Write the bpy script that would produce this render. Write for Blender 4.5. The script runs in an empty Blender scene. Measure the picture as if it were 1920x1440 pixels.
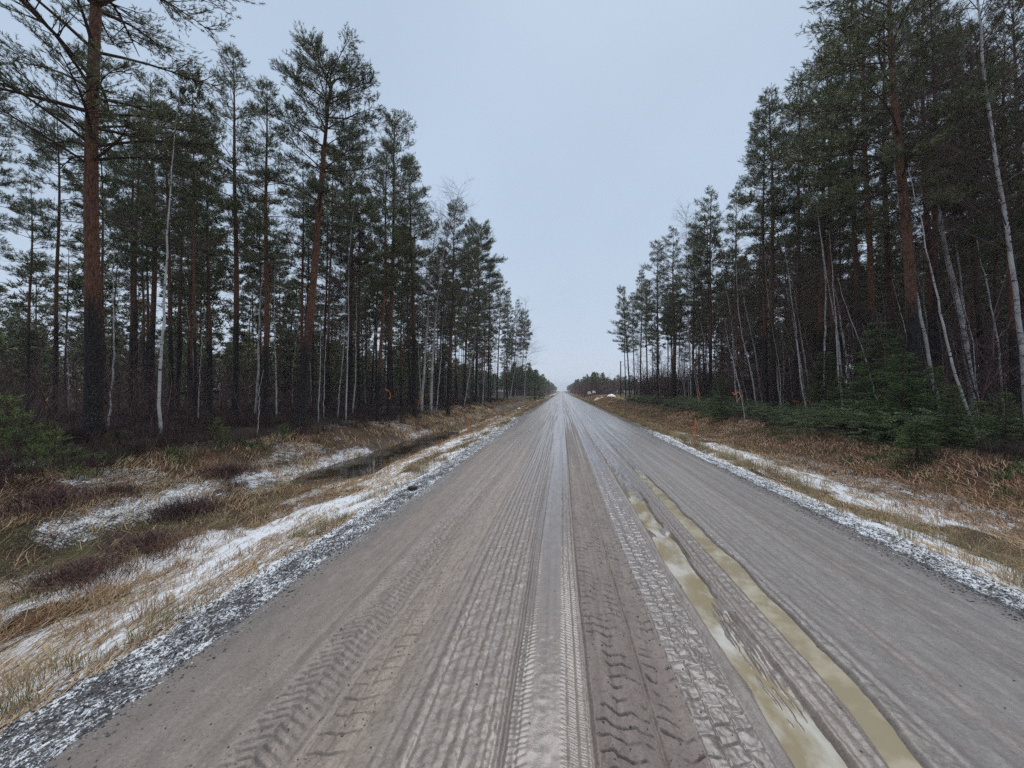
import bpy, math, random
import numpy as np
from mathutils import Vector, Matrix, Quaternion

SC = bpy.context.scene
COL = SC.collection
R = math.radians
rng = np.random.default_rng(7)
random.seed(7)

# ------------------------------------------------------------------ camera, sky, sun, exposure
CAM_H, F_PX = 1.6, 747.0
YAW = math.atan((1053 - 960) / F_PX)
PITCH = math.atan((733 - 720) / F_PX)
cam_d = bpy.data.cameras.new('camera')
cam = bpy.data.objects.new('camera', cam_d); COL.objects.link(cam)
cam_d.sensor_width = 36; cam_d.lens = 36 * F_PX / 1920
cam_d.clip_start = 0.05; cam_d.clip_end = 5000
cam.location = (0, 0, CAM_H)
cam.rotation_euler = (R(90) + PITCH, 0, YAW)
SC.camera = cam
_f = np.array([-math.sin(YAW), math.cos(YAW), 0.0]); _r = np.array([math.cos(YAW), math.sin(YAW), 0.0])

SUN_EL, SUN_AZ = 58, 12
W = bpy.data.worlds.new('World'); SC.world = W; W.use_nodes = True
nt = W.node_tree; nt.nodes.clear()
def _n(t, **k):
    n = nt.nodes.new(t)
    for a, b in k.items(): setattr(n, a, b)
    return n
sky = _n('ShaderNodeTexSky', sky_type='NISHITA', sun_disc=False, sun_elevation=R(SUN_EL), sun_rotation=R(SUN_AZ), air_density=1.0, dust_density=4.0, ozone_density=1.0)
hs = _n('ShaderNodeHueSaturation'); hs.inputs['Saturation'].default_value = 0.45; hs.inputs['Value'].default_value = 0.55
tc = _n('ShaderNodeTexCoord'); sep = _n('ShaderNodeSeparateXYZ')
ramp = _n('ShaderNodeValToRGB')
cr = ramp.color_ramp
cr.elements[0].position = 0.0; cr.elements[0].color = (6.2, 6.95, 8.0, 1)
cr.elements[1].position = 1.0; cr.elements[1].color = (14.6, 14.7, 15.0, 1)
for p, c in ((0.12, (5.35, 6.35, 7.75, 1)), (0.35, (4.65, 5.75, 7.25, 1)), (0.74, (4.35, 5.4, 6.85, 1)), (0.86, (10.6, 10.9, 11.4, 1))):
    e = cr.elements.new(p); e.color = c
nz = _n('ShaderNodeTexNoise'); nz.inputs['Scale'].default_value = 2.2; nz.inputs['Detail'].default_value = 4
nzm = _n('ShaderNodeMapRange'); nzm.inputs['To Min'].default_value = 0.90; nzm.inputs['To Max'].default_value = 1.10
mixs = _n('ShaderNodeMix', data_type='RGBA'); mixs.inputs[0].default_value = 0.94
mulc = _n('ShaderNodeMix', data_type='RGBA', blend_type='MULTIPLY'); mulc.inputs[0].default_value = 1.0
bg = _n('ShaderNodeBackground'); bg.inputs['Strength'].default_value = 0.1
wo = _n('ShaderNodeOutputWorld')
L = nt.links.new
L(sky.outputs[0], hs.inputs['Color']); L(tc.outputs['Generated'], sep.inputs[0]); L(sep.outputs['Z'], ramp.inputs[0])
L(tc.outputs['Generated'], nz.inputs['Vector']); L(nz.outputs[0], nzm.inputs[0])
L(hs.outputs[0], mixs.inputs[6]); L(ramp.outputs[0], mixs.inputs[7])
L(mixs.outputs[2], mulc.inputs[6]); L(nzm.outputs[0], mulc.inputs[7])
L(mulc.outputs[2], bg.inputs['Color']); L(bg.outputs[0], wo.inputs[0])

sun_d = bpy.data.lights.new('sun', 'SUN'); sun_d.energy = 1.5; sun_d.angle = R(40); sun_d.color = (1.0, 0.98, 0.95)
sun = bpy.data.objects.new('sun', sun_d); COL.objects.link(sun)
sun.rotation_euler = (R(90 - SUN_EL), 0, R(180 - SUN_AZ))
SC.view_settings.view_transform = 'Standard'; SC.view_settings.look = 'None'
SC.view_settings.exposure = 0.15; SC.view_settings.gamma = 1.0
SC.cycles.use_denoising = False; SC.cycles.max_bounces = 5; SC.cycles.diffuse_bounces = 2; SC.cycles.glossy_bounces = 2
SC.cycles.transparent_max_bounces = 4; SC.cycles.caustics_reflective = False; SC.cycles.caustics_refractive = False

# ------------------------------------------------------------------ helpers
def at(px, py, d):
    """world point seen at photo pixel (px,py) at forward depth d"""
    u = (px - 960) / F_PX; v = -(py - 733) / F_PX
    p = d * (_f + u * _r); p[2] = CAM_H + d * v
    return p
def project(x, y, z=CAM_H):
    d = -x * math.sin(YAW) + y * math.cos(YAW)
    l = x * math.cos(YAW) + y * math.sin(YAW)
    if d < 0.1: return None
    return 960 + F_PX * l / d, 733 - F_PX * (z - CAM_H) / d, d

def _hash(ix, iy, s):
    h = (ix.astype(np.int64) * 374761393 + iy.astype(np.int64) * 668265263 + s * 974711) & 0xFFFFFFFF
    h = ((h ^ (h >> 13)) * 1274126177) & 0xFFFFFFFF
    return ((h ^ (h >> 16)) & 0xFFFF) / 65535.0
def vn(x, y, s=0):
    x, y = np.broadcast_arrays(np.asarray(x, float), np.asarray(y, float))
    ix = np.floor(x); iy = np.floor(y); fx = x - ix; fy = y - iy
    fx = fx * fx * (3 - 2 * fx); fy = fy * fy * (3 - 2 * fy)
    a = _hash(ix, iy, s); b = _hash(ix + 1, iy, s); c = _hash(ix, iy + 1, s); d = _hash(ix + 1, iy + 1, s)
    return (a * (1 - fx) + b * fx) * (1 - fy) + (c * (1 - fx) + d * fx) * fy
def fbm(x, y, s=0, o=4):
    t = 0; a = 0.5; n = 0
    for i in range(o):
        t = t + a * vn(x, y, s + i * 17); n += a; a *= 0.5; x = np.asarray(x) * 2.03; y = np.asarray(y) * 2.03
    return t / n
def ss(a, b, x):
    t = np.clip((np.asarray(x, float) - a) / (b - a), 0, 1); return t * t * (3 - 2 * t)
def band(x, a, b, e=0.02):
    return ss(a - e, a + e, x) * (1 - ss(b - e, b + e, x))

def ground_z(x, y):
    x = np.asarray(x, float); y = np.asarray(y, float)
    w = 0.35 * (fbm(y / 6.0, x * 0 + 3.3, 5, 3) - 0.5)          # the verges wander a little
    far = ss(90, 140, y)
    xs = [-400, -60, -14, -9.6, -8.3, -7.2, -6.5, -5.5, -4.6, -3.1, -2.55, -2.2, -1.9, 3.0, 3.3, 3.65, 4.8, 6.0, 6.8, 7.5, 8.6, 10.5, 14, 60, 400]
    zs = [0.5, 0.45, 0.40, 0.34, 0.20, -0.25, -0.70, -0.74, -0.46, -0.13, -0.035, -0.03, -0.25, -0.25, -0.03, -0.05, -0.28, -0.42, -0.44, -0.30, 0.15, 0.28, 0.30, 0.4, 0.5]
    inner = (x > -2.8) & (x < 3.9)
    z = np.interp(np.where(inner, x, x + w), xs, zs)
    out = ss(2.8, 3.6, np.abs(x - 0.5))
    z = z + out * (0.10 * (fbm(x / 1.3, y / 1.3, 11, 3) - 0.5))
    z = z + ss(-7.0, -9.0, x) * 0.42 * (fbm(x / 1.7, y / 2.1, 21, 3) - 0.5) + ss(7.6, 9.5, x) * 0.35 * (fbm(x / 1.7, y / 2.1, 22, 3) - 0.5)
    z = z + 0.22 * band(x, -7.2, -4.9, 0.3) * (1 - ss(7.5, 10, y) + ss(19, 23, y))
    # meadow beyond the wood on the bough side
    mead = ss(60, 70, y) * ss(5.5, 8.5, x) * (1 - ss(100, 120, y))
    z = z * (1 - mead) + mead * (0.42 + 0.12 * fbm(x / 3, y / 3, 4, 2))
    return z
def gz(x, y): return float(ground_z(np.array([x]), np.array([y]))[0])

class MB:
    """collects vertices and faces (with a material index and a per-vertex tint) for ONE mesh object"""
    def __init__(s): s.V = []; s.F = {3: [], 4: []}; s.M = {3: [], 4: []}; s.T = []; s.n = 0
    def add(s, V, F, mat=0, tint=0.5):
        V = np.asarray(V, np.float32).reshape(-1, 3); F = np.asarray(F, np.int64)
        if len(V) == 0 or len(F) == 0: return
        s.V.append(V); k = F.shape[1]
        s.F[k].append(F + s.n); s.M[k].append(np.full(len(F), mat, np.int32))
        t = np.empty(len(V), np.float32); t[:] = tint; s.T.append(t); s.n += len(V)
    def mesh(s, name, mats, smooth=True):
        me = bpy.data.meshes.new(name)
        V = np.concatenate(s.V)
        lo, st, mi, p = [], [], [], 0
        for k in (3, 4):
            if s.F[k]:
                F = np.concatenate(s.F[k]); lo.append(F.ravel()); st.append(p + np.arange(len(F)) * k); p += F.size; mi.append(np.concatenate(s.M[k]))
        lo = np.concatenate(lo); st = np.concatenate(st); mi = np.concatenate(mi)
        me.vertices.add(len(V)); me.vertices.foreach_set('co', V.ravel())
        me.loops.add(len(lo)); me.loops.foreach_set('vertex_index', lo.astype(np.int32))
        me.polygons.add(len(st)); me.polygons.foreach_set('loop_start', st.astype(np.int32))
        me.polygons.foreach_set('material_index', mi)
        me.polygons.foreach_set('use_smooth', np.full(len(st), smooth))
        a = me.attributes.new('tint', 'FLOAT', 'POINT'); a.data.foreach_set('value', np.concatenate(s.T))
        for m in mats: me.materials.append(m)
        me.update(calc_edges=True); me.validate()
        return me
def link(name, me, parent=None):
    o = bpy.data.objects.new(name, me); COL.objects.link(o)
    if parent: o.parent = parent
    return o
def tag(o, label=None, cat=None, group=None, kind=None):
    if label: o['label'] = label
    if cat: o['category'] = cat
    if group: o['group'] = group
    if kind: o['kind'] = kind
    return o
def empty(name, loc, label=None, cat=None, group=None):
    o = bpy.data.objects.new(name, None); COL.objects.link(o); o.location = [float(q) for q in loc]; o.empty_display_size = 0.2
    return tag(o, label, cat, group)

def tube(mb, P, rad, sides=6, mat=0, tint=0.5, cap=True, lump=0):
    P = np.asarray(P, float); n = len(P); rad = np.broadcast_to(np.asarray(rad, float), (n,))
    T = np.gradient(P, axis=0); T /= np.linalg.norm(T, axis=1)[:, None] + 1e-9
    ref = np.array([1.0, 0, 0]) if abs(T[0][2]) > 0.8 else np.array([0, 0, 1.0])
    A = np.cross(T, ref); A /= np.linalg.norm(A, axis=1)[:, None] + 1e-9
    B = np.cross(T, A)
    th = np.arange(sides) * 2 * math.pi / sides
    rr = rad[:, None] * np.ones(sides)[None]
    if lump: rr = rr * (1 + lump * (rng.random((n, sides)) - 0.5))
    V = P[:, None, :] + rr[..., None] * (np.cos(th)[None, :, None] * A[:, None, :] + np.sin(th)[None, :, None] * B[:, None, :])
    i = np.arange(n - 1)[:, None] * sides; j = np.arange(sides)[None]; j2 = (j + 1) % sides
    F = np.stack([i + j, i + j2, i + sides + j2, i + sides + j], -1).reshape(-1, 4)
    mb.add(V.reshape(-1, 3), F, mat, tint)
    if cap:
        c = P[-1] + T[-1] * rad[-1] * 0.5
        V2 = np.vstack([V[-1], c]); F2 = np.array([[k, (k + 1) % sides, sides] for k in range(sides)])
        mb.add(V2, F2, mat, tint)

def needles(mb, P, D, shoot, length, width, k, spread, mat, tint):
    """k pointed needle blades on each of the shoots that start at P and run along D"""
    n = len(P)
    if not n: return
    P = np.repeat(P, k, 0); D0 = np.repeat(D, k, 0); t = np.tile((np.arange(k) + 0.5) / k, n)[:, None]
    rd = rng.normal(size=(n * k, 3)); d = D0 * 1.0 + spread * rd / (np.linalg.norm(rd, axis=1)[:, None] + 1e-9)
    d /= np.linalg.norm(d, axis=1)[:, None] + 1e-9
    s = np.cross(d, rng.normal(size=(n * k, 3))); s /= np.linalg.norm(s, axis=1)[:, None] + 1e-9
    b = P + D0 * (t * np.repeat(np.broadcast_to(shoot, (n,)), k)[:, None])
    ln = (length * (0.7 + 0.6 * rng.random(n * k)))[:, None]
    V = np.stack([b - s * width / 2, b + s * width / 2, b + d * ln], 1).reshape(-1, 3)
    mb.add(V, np.arange(n * k * 3).reshape(-1, 3), mat, np.repeat(np.repeat(np.broadcast_to(tint, (n,)), k), 3))

def blades(mb, P, H, lean, width, mat, tint, bend=0.35):
    """grass blades: base P, height H, lean vectors; two quads and a tip each"""
    n = len(P); H = np.broadcast_to(H, (n,))[:, None]; W_ = np.broadcast_to(width, (n,))[:, None]
    a = rng.random(n) * 6.283; s = np.stack([np.cos(a), np.sin(a), 0 * a], 1)
    up = np.array([0, 0, 1.0])
    m = P + lean * H * 0.35 + up * H * 0.62
    t = P + lean * H * (1 + bend) + up * H * np.clip(1 - bend * np.linalg.norm(lean, axis=1)[:, None], 0.1, 1)
    V = np.stack([P - s * W_ / 2, P + s * W_ / 2, m + s * W_ * 0.4, m - s * W_ * 0.4, t], 1).reshape(-1, 3)
    i = np.arange(n)[:, None] * 5
    mb.add(V, np.concatenate([i, i + 1, i + 2, i + 3], 1), mat, np.repeat(np.broadcast_to(tint, (n,)), 5))
    # tips share the vertices of the quads just added
    mb.F[3].append((np.concatenate([i + 3, i + 2, i + 4], 1)) + mb.n - 5 * n); mb.M[3].append(np.full(n, mat, np.int32))

# ------------------------------------------------------------------ materials
class NT:
    def __init__(s, name):
        s.m = bpy.data.materials.new(name); s.m.use_nodes = True; s.t = s.m.node_tree; s.t.nodes.clear()
        s.o = s.n('ShaderNodeOutputMaterial'); s.b = s.n('ShaderNodeBsdfPrincipled'); s.l(s.b.outputs[0], s.o.inputs[0])
    def n(s, t, **k):
        x = s.t.nodes.new(t)
        for a, b in k.items():
            if a in x.inputs.keys() if hasattr(x, 'inputs') else False: x.inputs[a].default_value = b
            else: setattr(x, a, b)
        return x
    def l(s, a, b): s.t.links.new(a, b)
    def attr(s, name): return s.n('ShaderNodeAttribute', attribute_name=name)
    def noise(s, scale, detail=4, vec=None, rough=0.55):
        x = s.n('ShaderNodeTexNoise'); x.inputs['Scale'].default_value = scale; x.inputs['Detail'].default_value = detail; x.inputs['Roughness'].default_value = rough
        if vec: s.l(vec, x.inputs['Vector'])
        return x.outputs[0]
    def ramp(s, fac, *st):
        x = s.n('ShaderNodeValToRGB'); e = x.color_ramp.elements
        e[0].position, e[0].color = st[0][0], (*st[0][1], 1); e[1].position, e[1].color = st[-1][0], (*st[-1][1], 1)
        for p, c in st[1:-1]: q = e.new(p); q.color = (*c, 1)
        s.l(fac, x.inputs[0]); return x.outputs[0]
    def mix(s, fac, a, b, blend='MIX'):
        x = s.n('ShaderNodeMix', data_type='RGBA', blend_type=blend)
        for v, i in ((fac, 0), (a, 6), (b, 7)):
            if isinstance(v, (int, float)): x.inputs[i].default_value = v
            elif isinstance(v, tuple): x.inputs[i].default_value = (*v, 1)
            else: s.l(v, x.inputs[i])
        return x.outputs[2]
    def math(s, op, a, b=0.0, c=None):
        x = s.n('ShaderNodeMath', operation=op)
        for v, i in ((a, 0), (b, 1), (c, 2)):
            if v is None: continue
            if isinstance(v, (int, float)): x.inputs[i].default_value = v
            else: s.l(v, x.inputs[i])
        return x.outputs[0]
    def rng(s, v, a, b, c=0.0, d=1.0):
        x = s.n('ShaderNodeMapRange'); x.interpolation_type = 'SMOOTHSTEP'
        for q, i in ((a, 1), (b, 2), (c, 3), (d, 4)): x.inputs[i].default_value = q
        s.l(v, x.inputs[0]); return x.outputs[0]
    def bump(s, h, strength=0.4, dist=0.02):
        x = s.n('ShaderNodeBump'); x.inputs['Strength'].default_value = strength; x.inputs['Distance'].default_value = dist
        s.l(h, x.inputs['Height']); s.l(x.outputs[0], s.b.inputs['Normal'])
    def set(s, col=None, rough=None, spec=None):
        for v, k in ((col, 'Base Color'), (rough, 'Roughness'), (spec, 'Specular IOR Level')):
            if v is None: continue
            if isinstance(v, (int, float)): s.b.inputs[k].default_value = v
            elif isinstance(v, tuple): s.b.inputs[k].default_value = (*v, 1)
            else: s.l(v, s.b.inputs[k])
        return s.m
M = {}
def mat_tint(name, *stops, rough=0.7, spec=0.3, objvar=0.0):
    k = NT(name); f = k.attr('tint').outputs['Fac']
    if objvar:
        oi = k.n('ShaderNodeObjectInfo'); f = k.math('ADD', f, k.math('MULTIPLY_ADD', oi.outputs['Random'], objvar, -objvar / 2))
    k.set(k.ramp(f, *stops), rough, spec); M[name] = k.m; return k
mat_tint('pine_needle', (0.0, (0.042, 0.056, 0.022)), (0.5, (0.100, 0.116, 0.046)), (1.0, (0.175, 0.182, 0.078)), rough=0.5, spec=0.4, objvar=0.35)
mat_tint('spruce_needle', (0.0, (0.032, 0.060, 0.020)), (0.5, (0.070, 0.115, 0.034)), (1.0, (0.12, 0.165, 0.050)), rough=0.55, spec=0.35, objvar=0.3)
mat_tint('sapling_needle', (0.0, (0.055, 0.090, 0.022)), (1.0, (0.15, 0.20, 0.055)), rough=0.55, spec=0.35, objvar=0.3)
mat_tint('bough_needle', (0.0, (0.040, 0.068, 0.036)), (0.5, (0.115, 0.150, 0.066)), (1.0, (0.20, 0.235, 0.11)), rough=0.6, spec=0.35)
mat_tint('grass_blade', (0.0, (0.10, 0.13, 0.035)), (0.25, (0.19, 0.18, 0.085)), (0.45, (0.38, 0.285, 0.165)), (0.68, (0.50, 0.385, 0.25)), (0.85, (0.30, 0.165, 0.09)), (1.0, (0.16, 0.072, 0.042)), rough=0.75, spec=0.2)
mat_tint('twig', (0.0, (0.034, 0.020, 0.018)), (0.5, (0.080, 0.045, 0.042)), (1.0, (0.16, 0.092, 0.086)), rough=0.7, spec=0.25)
mat_tint('branch', (0.0, (0.028, 0.022, 0.020)), (1.0, (0.115, 0.060, 0.036)), rough=0.85, spec=0.2)
mat_tint('red_twig', (0.0, (0.07, 0.035, 0.035)), (1.0, (0.17, 0.08, 0.075)), rough=0.7, spec=0.25)

def pine_bark():
    k = NT('pine_bark'); tcn = k.n('ShaderNodeTexCoord'); sp = k.n('ShaderNodeSeparateXYZ'); k.l(tcn.outputs['Object'], sp.inputs[0])
    oi = k.n('ShaderNodeObjectInfo')
    mp = k.n('ShaderNodeMapping'); mp.inputs['Scale'].default_value = (1, 1, 0.28); k.l(tcn.outputs['Object'], mp.inputs[0])
    n1 = k.noise(3.0, 5, mp.outputs[0]); n2 = k.noise(26.0, 4, mp.outputs[0])
    h = k.math('ADD', sp.outputs['Z'], k.math('MULTIPLY_ADD', n1, 3.0, -1.5))
    h = k.math('SUBTRACT', h, k.math('MULTIPLY_ADD', oi.outputs['Random'], 2.6, 2.2))
    up = k.rng(h, 0.0, 1.3)
    low = k.ramp(n2, (0.3, (0.014, 0.012, 0.012)), (0.6, (0.040, 0.032, 0.030)), (0.8, (0.075, 0.060, 0.054)))
    hi = k.ramp(n2, (0.3, (0.060, 0.027, 0.018)), (0.52, (0.17, 0.075, 0.043)), (0.75, (0.28, 0.140, 0.085)))
    hi = k.mix(k.math('MULTIPLY', oi.outputs['Random'], 0.6), hi, (0.075, 0.052, 0.042))
    top = k.rng(sp.outputs['Z'], 9.5, 13.5, 0.0, 0.45)
    hi = k.mix(top, hi, (0.085, 0.055, 0.040))
    lich = k.math('MULTIPLY', k.rng(k.noise(38.0, 3, tcn.outputs['Object']), 0.62, 0.68), k.rng(sp.outputs['Z'], 2.0, 0.3))
    col = k.mix(up, low, hi); col = k.mix(lich, col, (0.36, 0.38, 0.37))
    vor = k.n('ShaderNodeTexVoronoi', feature='DISTANCE_TO_EDGE'); vor.inputs['Scale'].default_value = 16; k.l(mp.outputs[0], vor.inputs['Vector'])
    k.bump(k.math('ADD', k.rng(vor.outputs['Distance'], 0.0, 0.12), n2), 0.8, 0.02)
    M['pine_bark'] = k.set(col, 0.85, 0.2)
pine_bark()
def birch_bark():
    k = NT('birch_bark'); tcn = k.n('ShaderNodeTexCoord'); sp = k.n('ShaderNodeSeparateXYZ'); k.l(tcn.outputs['Object'], sp.inputs[0])
    mp = k.n('ShaderNodeMapping'); mp.inputs['Scale'].default_value = (5, 5, 16); k.l(tcn.outputs['Object'], mp.inputs[0])
    n1 = k.noise(1.0, 3, mp.outputs[0]); n2 = k.noise(3.1, 3, tcn.outputs['Object'])
    oi = k.n('ShaderNodeObjectInfo')
    base = k.ramp(n2, (0.3, (0.29, 0.265, 0.25)), (0.7, (0.58, 0.56, 0.54)))
    dark = k.rng(n1, 0.60, 0.66); foot = k.rng(k.math('ADD', sp.outputs['Z'], n2), 0.9, 0.4, 0.0, 0.8)
    n3 = k.rng(k.noise(1.1, 2, tcn.outputs['Object']), 0.58, 0.68, 0.0, 0.5)
    col = k.mix(dark, base, (0.03, 0.027, 0.026)); col = k.mix(foot, col, (0.045, 0.04, 0.038)); col = k.mix(n3, col, (0.13, 0.10, 0.09))
    k.bump(n1, 0.3, 0.01); M['birch_bark'] = k.set(col, 0.6, 0.3)
birch_bark()
def plain(name, col, rough=0.6, spec=0.4, var=0.25, scale=14.0, metal=0.0):
    k = NT(name); tcn = k.n('ShaderNodeTexCoord'); n1 = k.noise(scale, 4, tcn.outputs['Object'])
    d = tuple(c * (1 - var) for c in col); u = tuple(min(1, c * (1 + var)) for c in col)
    k.bump(n1, 0.15, 0.01); k.b.inputs['Metallic'].default_value = metal
    M[name] = k.set(k.ramp(n1, (0.3, d), (0.7, u)), rough, spec)
plain('marker_orange', (0.75, 0.12, 0.035), 0.4, 0.5, 0.12); plain('ribbon_orange', (0.80, 0.24, 0.04), 0.5, 0.3, 0.15)
plain('pole_wood', (0.035, 0.026, 0.022), 0.85, 0.2); plain('cable_black', (0.02, 0.02, 0.022), 0.5, 0.4)
plain('box_white', (0.88, 0.88, 0.88), 0.35, 0.5, 0.05); plain('post_red', (0.26, 0.10, 0.075), 0.7, 0.3)
plain('stone_dark', (0.028, 0.027, 0.028), 0.7, 0.3); plain('sand_pale', (0.52, 0.41, 0.33), 0.9, 0.1); plain('snow_heap', (0.80, 0.82, 0.86), 0.7, 0.2, 0.06)
plain('dead_leaf', (0.30, 0.12, 0.05), 0.7, 0.2)

def ground_mat():
    k = NT('verge_ground'); geo = k.n('ShaderNodeNewGeometry'); pos = geo.outputs['Position']
    col = k.attr('col').outputs['Color']; sn = k.attr('snow').outputs['Fac']; wet = k.attr('wet').outputs['Fac']
    mp = k.n('ShaderNodeMapping'); mp.inputs['Scale'].default_value = (1, 0.55, 1); k.l(pos, mp.inputs[0])
    f1 = k.noise(55.0, 5, mp.outputs[0], 0.65); f2 = k.noise(9.0, 4, mp.outputs[0]); f3 = k.noise(170.0, 3, pos)
    c = k.mix(1.0, col, k.ramp(f1, (0.25, (0.45, 0.43, 0.42)), (0.5, (1, 1, 1)), (0.78, (1.7, 1.65, 1.55))), 'MULTIPLY')
    v = k.math('ADD', k.math('MULTIPLY', f1, 0.62), k.math('MULTIPLY', f2, 0.38))
    v = k.math('ADD', k.math('SUBTRACT', v, 0.5), k.math('MULTIPLY_ADD', sn, 0.62, -0.31))
    v = k.math('ADD', v, k.math('MULTIPLY_ADD', f3, 0.30, -0.15))
    s_ = k.rng(v, -0.03, 0.075)
    s_ = k.math('MULTIPLY', s_, k.rng(sn, 0.02, 0.10))
    c = k.mix(s_, c, k.ramp(f3, (0.3, (0.58, 0.61, 0.66)), (0.7, (0.82, 0.85, 0.88))))
    h = k.math('ADD', k.math('MULTIPLY', f1, 1.0), k.math('MULTIPLY', s_, 0.25)); h = k.math('ADD', h, k.math('MULTIPLY', f3, 0.25))
    k.bump(h, 0.75, 0.025)
    M['ground'] = k.set(c, k.math('MULTIPLY_ADD', wet, -0.6, 0.85), 0.25)
ground_mat()
def road_mat():
    k = NT('mud_road'); geo = k.n('ShaderNodeNewGeometry'); pos = geo.outputs['Position']
    col = k.attr('col').outputs['Color']; wet = k.attr('wet').outputs['Fac']; sn = k.attr('snow').outputs['Fac']
    mp = k.n('ShaderNodeMapping'); mp.inputs['Scale'].default_value = (1, 0.35, 1); k.l(pos, mp.inputs[0])
    f1 = k.noise(70.0, 5, pos, 0.7); f2 = k.noise(14.0, 5, mp.outputs[0], 0.6); f3 = k.noise(260.0, 3, pos)
    c = k.mix(1.0, col, k.ramp(f1, (0.25, (0.40, 0.39, 0.38)), (0.43, (0.92, 0.92, 0.92)), (0.58, (1.08, 1.08, 1.08)), (0.75, (1.6, 1.58, 1.55))), 'MULTIPLY')
    c = k.mix(1.0, c, k.ramp(f2, (0.3, (0.82, 0.81, 0.80)), (0.7, (1.18, 1.17, 1.17))), 'MULTIPLY')
    v = k.math('ADD', k.math('SUBTRACT', f1, 0.5), k.math('MULTIPLY_ADD', sn, 0.62, -0.31))
    s_ = k.math('MULTIPLY', k.rng(v, -0.01, 0.04), k.rng(sn, 0.02, 0.1))
    c = k.mix(s_, c, (0.74, 0.77, 0.81))
    h = k.math('ADD', k.math('MULTIPLY', f1, 0.8), k.math('ADD', k.math('MULTIPLY', f3, 0.35), k.math('MULTIPLY', f2, 0.8)))
    bs = k.math('MULTIPLY_ADD', wet, -0.44, 0.5)
    bn = k.n('ShaderNodeBump'); bn.inputs['Distance'].default_value = 0.022; k.l(bs, bn.inputs['Strength']); k.l(h, bn.inputs['Height']); k.l(bn.outputs[0], k.b.inputs['Normal'])
    w2 = k.math('MULTIPLY', wet, k.rng(f2, 0.25, 0.6, 0.75, 1.0))
    M['road'] = k.set(c, k.math('MULTIPLY_ADD', w2, -0.60, 0.76), 0.6)
road_mat()
def water_mat(name, c0, c1, rough, scale, sx=1.0, e0=0.45, e1=0.56):
    k = NT(name); geo = k.n('ShaderNodeNewGeometry')
    mp = k.n('ShaderNodeMapping'); mp.inputs['Scale'].default_value = (1, sx, 1); k.l(geo.outputs['Position'], mp.inputs[0])
    n1 = k.noise(scale, 5, mp.outputs[0], 0.6)
    k.bump(k.noise(5.0, 2, geo.outputs['Position']), 0.04, 0.01)
    M[name] = k.set(k.ramp(n1, (e0, c0), (e1, c1)), rough, 0.5); k.b.inputs['IOR'].default_value = 1.33
water_mat('puddle_brown', (0.27, 0.235, 0.165), (0.36, 0.325, 0.245), 0.03, 3.0)
water_mat('puddle_sky_tint', (0.26, 0.22, 0.145), (0.44, 0.43, 0.385), 0.05, 4.0, 0.5, 0.44, 0.60)  # pale noise patches paint the sky's reflection into the water colour
water_mat('ditch_water', (0.016, 0.013, 0.008), (0.06, 0.055, 0.05), 0.06, 1.2)

# ------------------------------------------------------------------ ground and road
def sheet(name, xs, ys, zf, mats, attrs, keep=None):
    X, Y = np.meshgrid(xs, ys); X = X.ravel(); Y = Y.ravel(); nx, ny = len(xs), len(ys)
    Z = zf(X, Y)
    i = np.arange(ny - 1)[:, None] * nx; j = np.arange(nx - 1)[None]
    F = np.stack([i + j, i + j + 1, i + nx + j + 1, i + nx + j], -1).reshape(-1, 4)
    if keep is not None:
        cx = (xs[:-1] + xs[1:]) / 2; F = F[np.tile(keep(cx), ny - 1)]
    mb = MB(); mb.add(np.stack([X, Y, Z], 1), F)
    me = mb.mesh(name, mats)
    for k, v in attrs(X, Y, Z).items():
        if v.ndim == 1:
            a = me.attributes.new(k, 'FLOAT', 'POINT'); a.data.foreach_set('value', v.astype(np.float32))
        else:
            a = me.attributes.new(k, 'FLOAT_COLOR', 'POINT'); a.data.foreach_set('color', np.concatenate([v, np.ones((len(v), 1))], 1).astype(np.float32).ravel())
    return me
def lerp(c0, c1, t): return c0 * (1 - t[:, None]) + np.array(c1)[None] * t[:, None]

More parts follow.
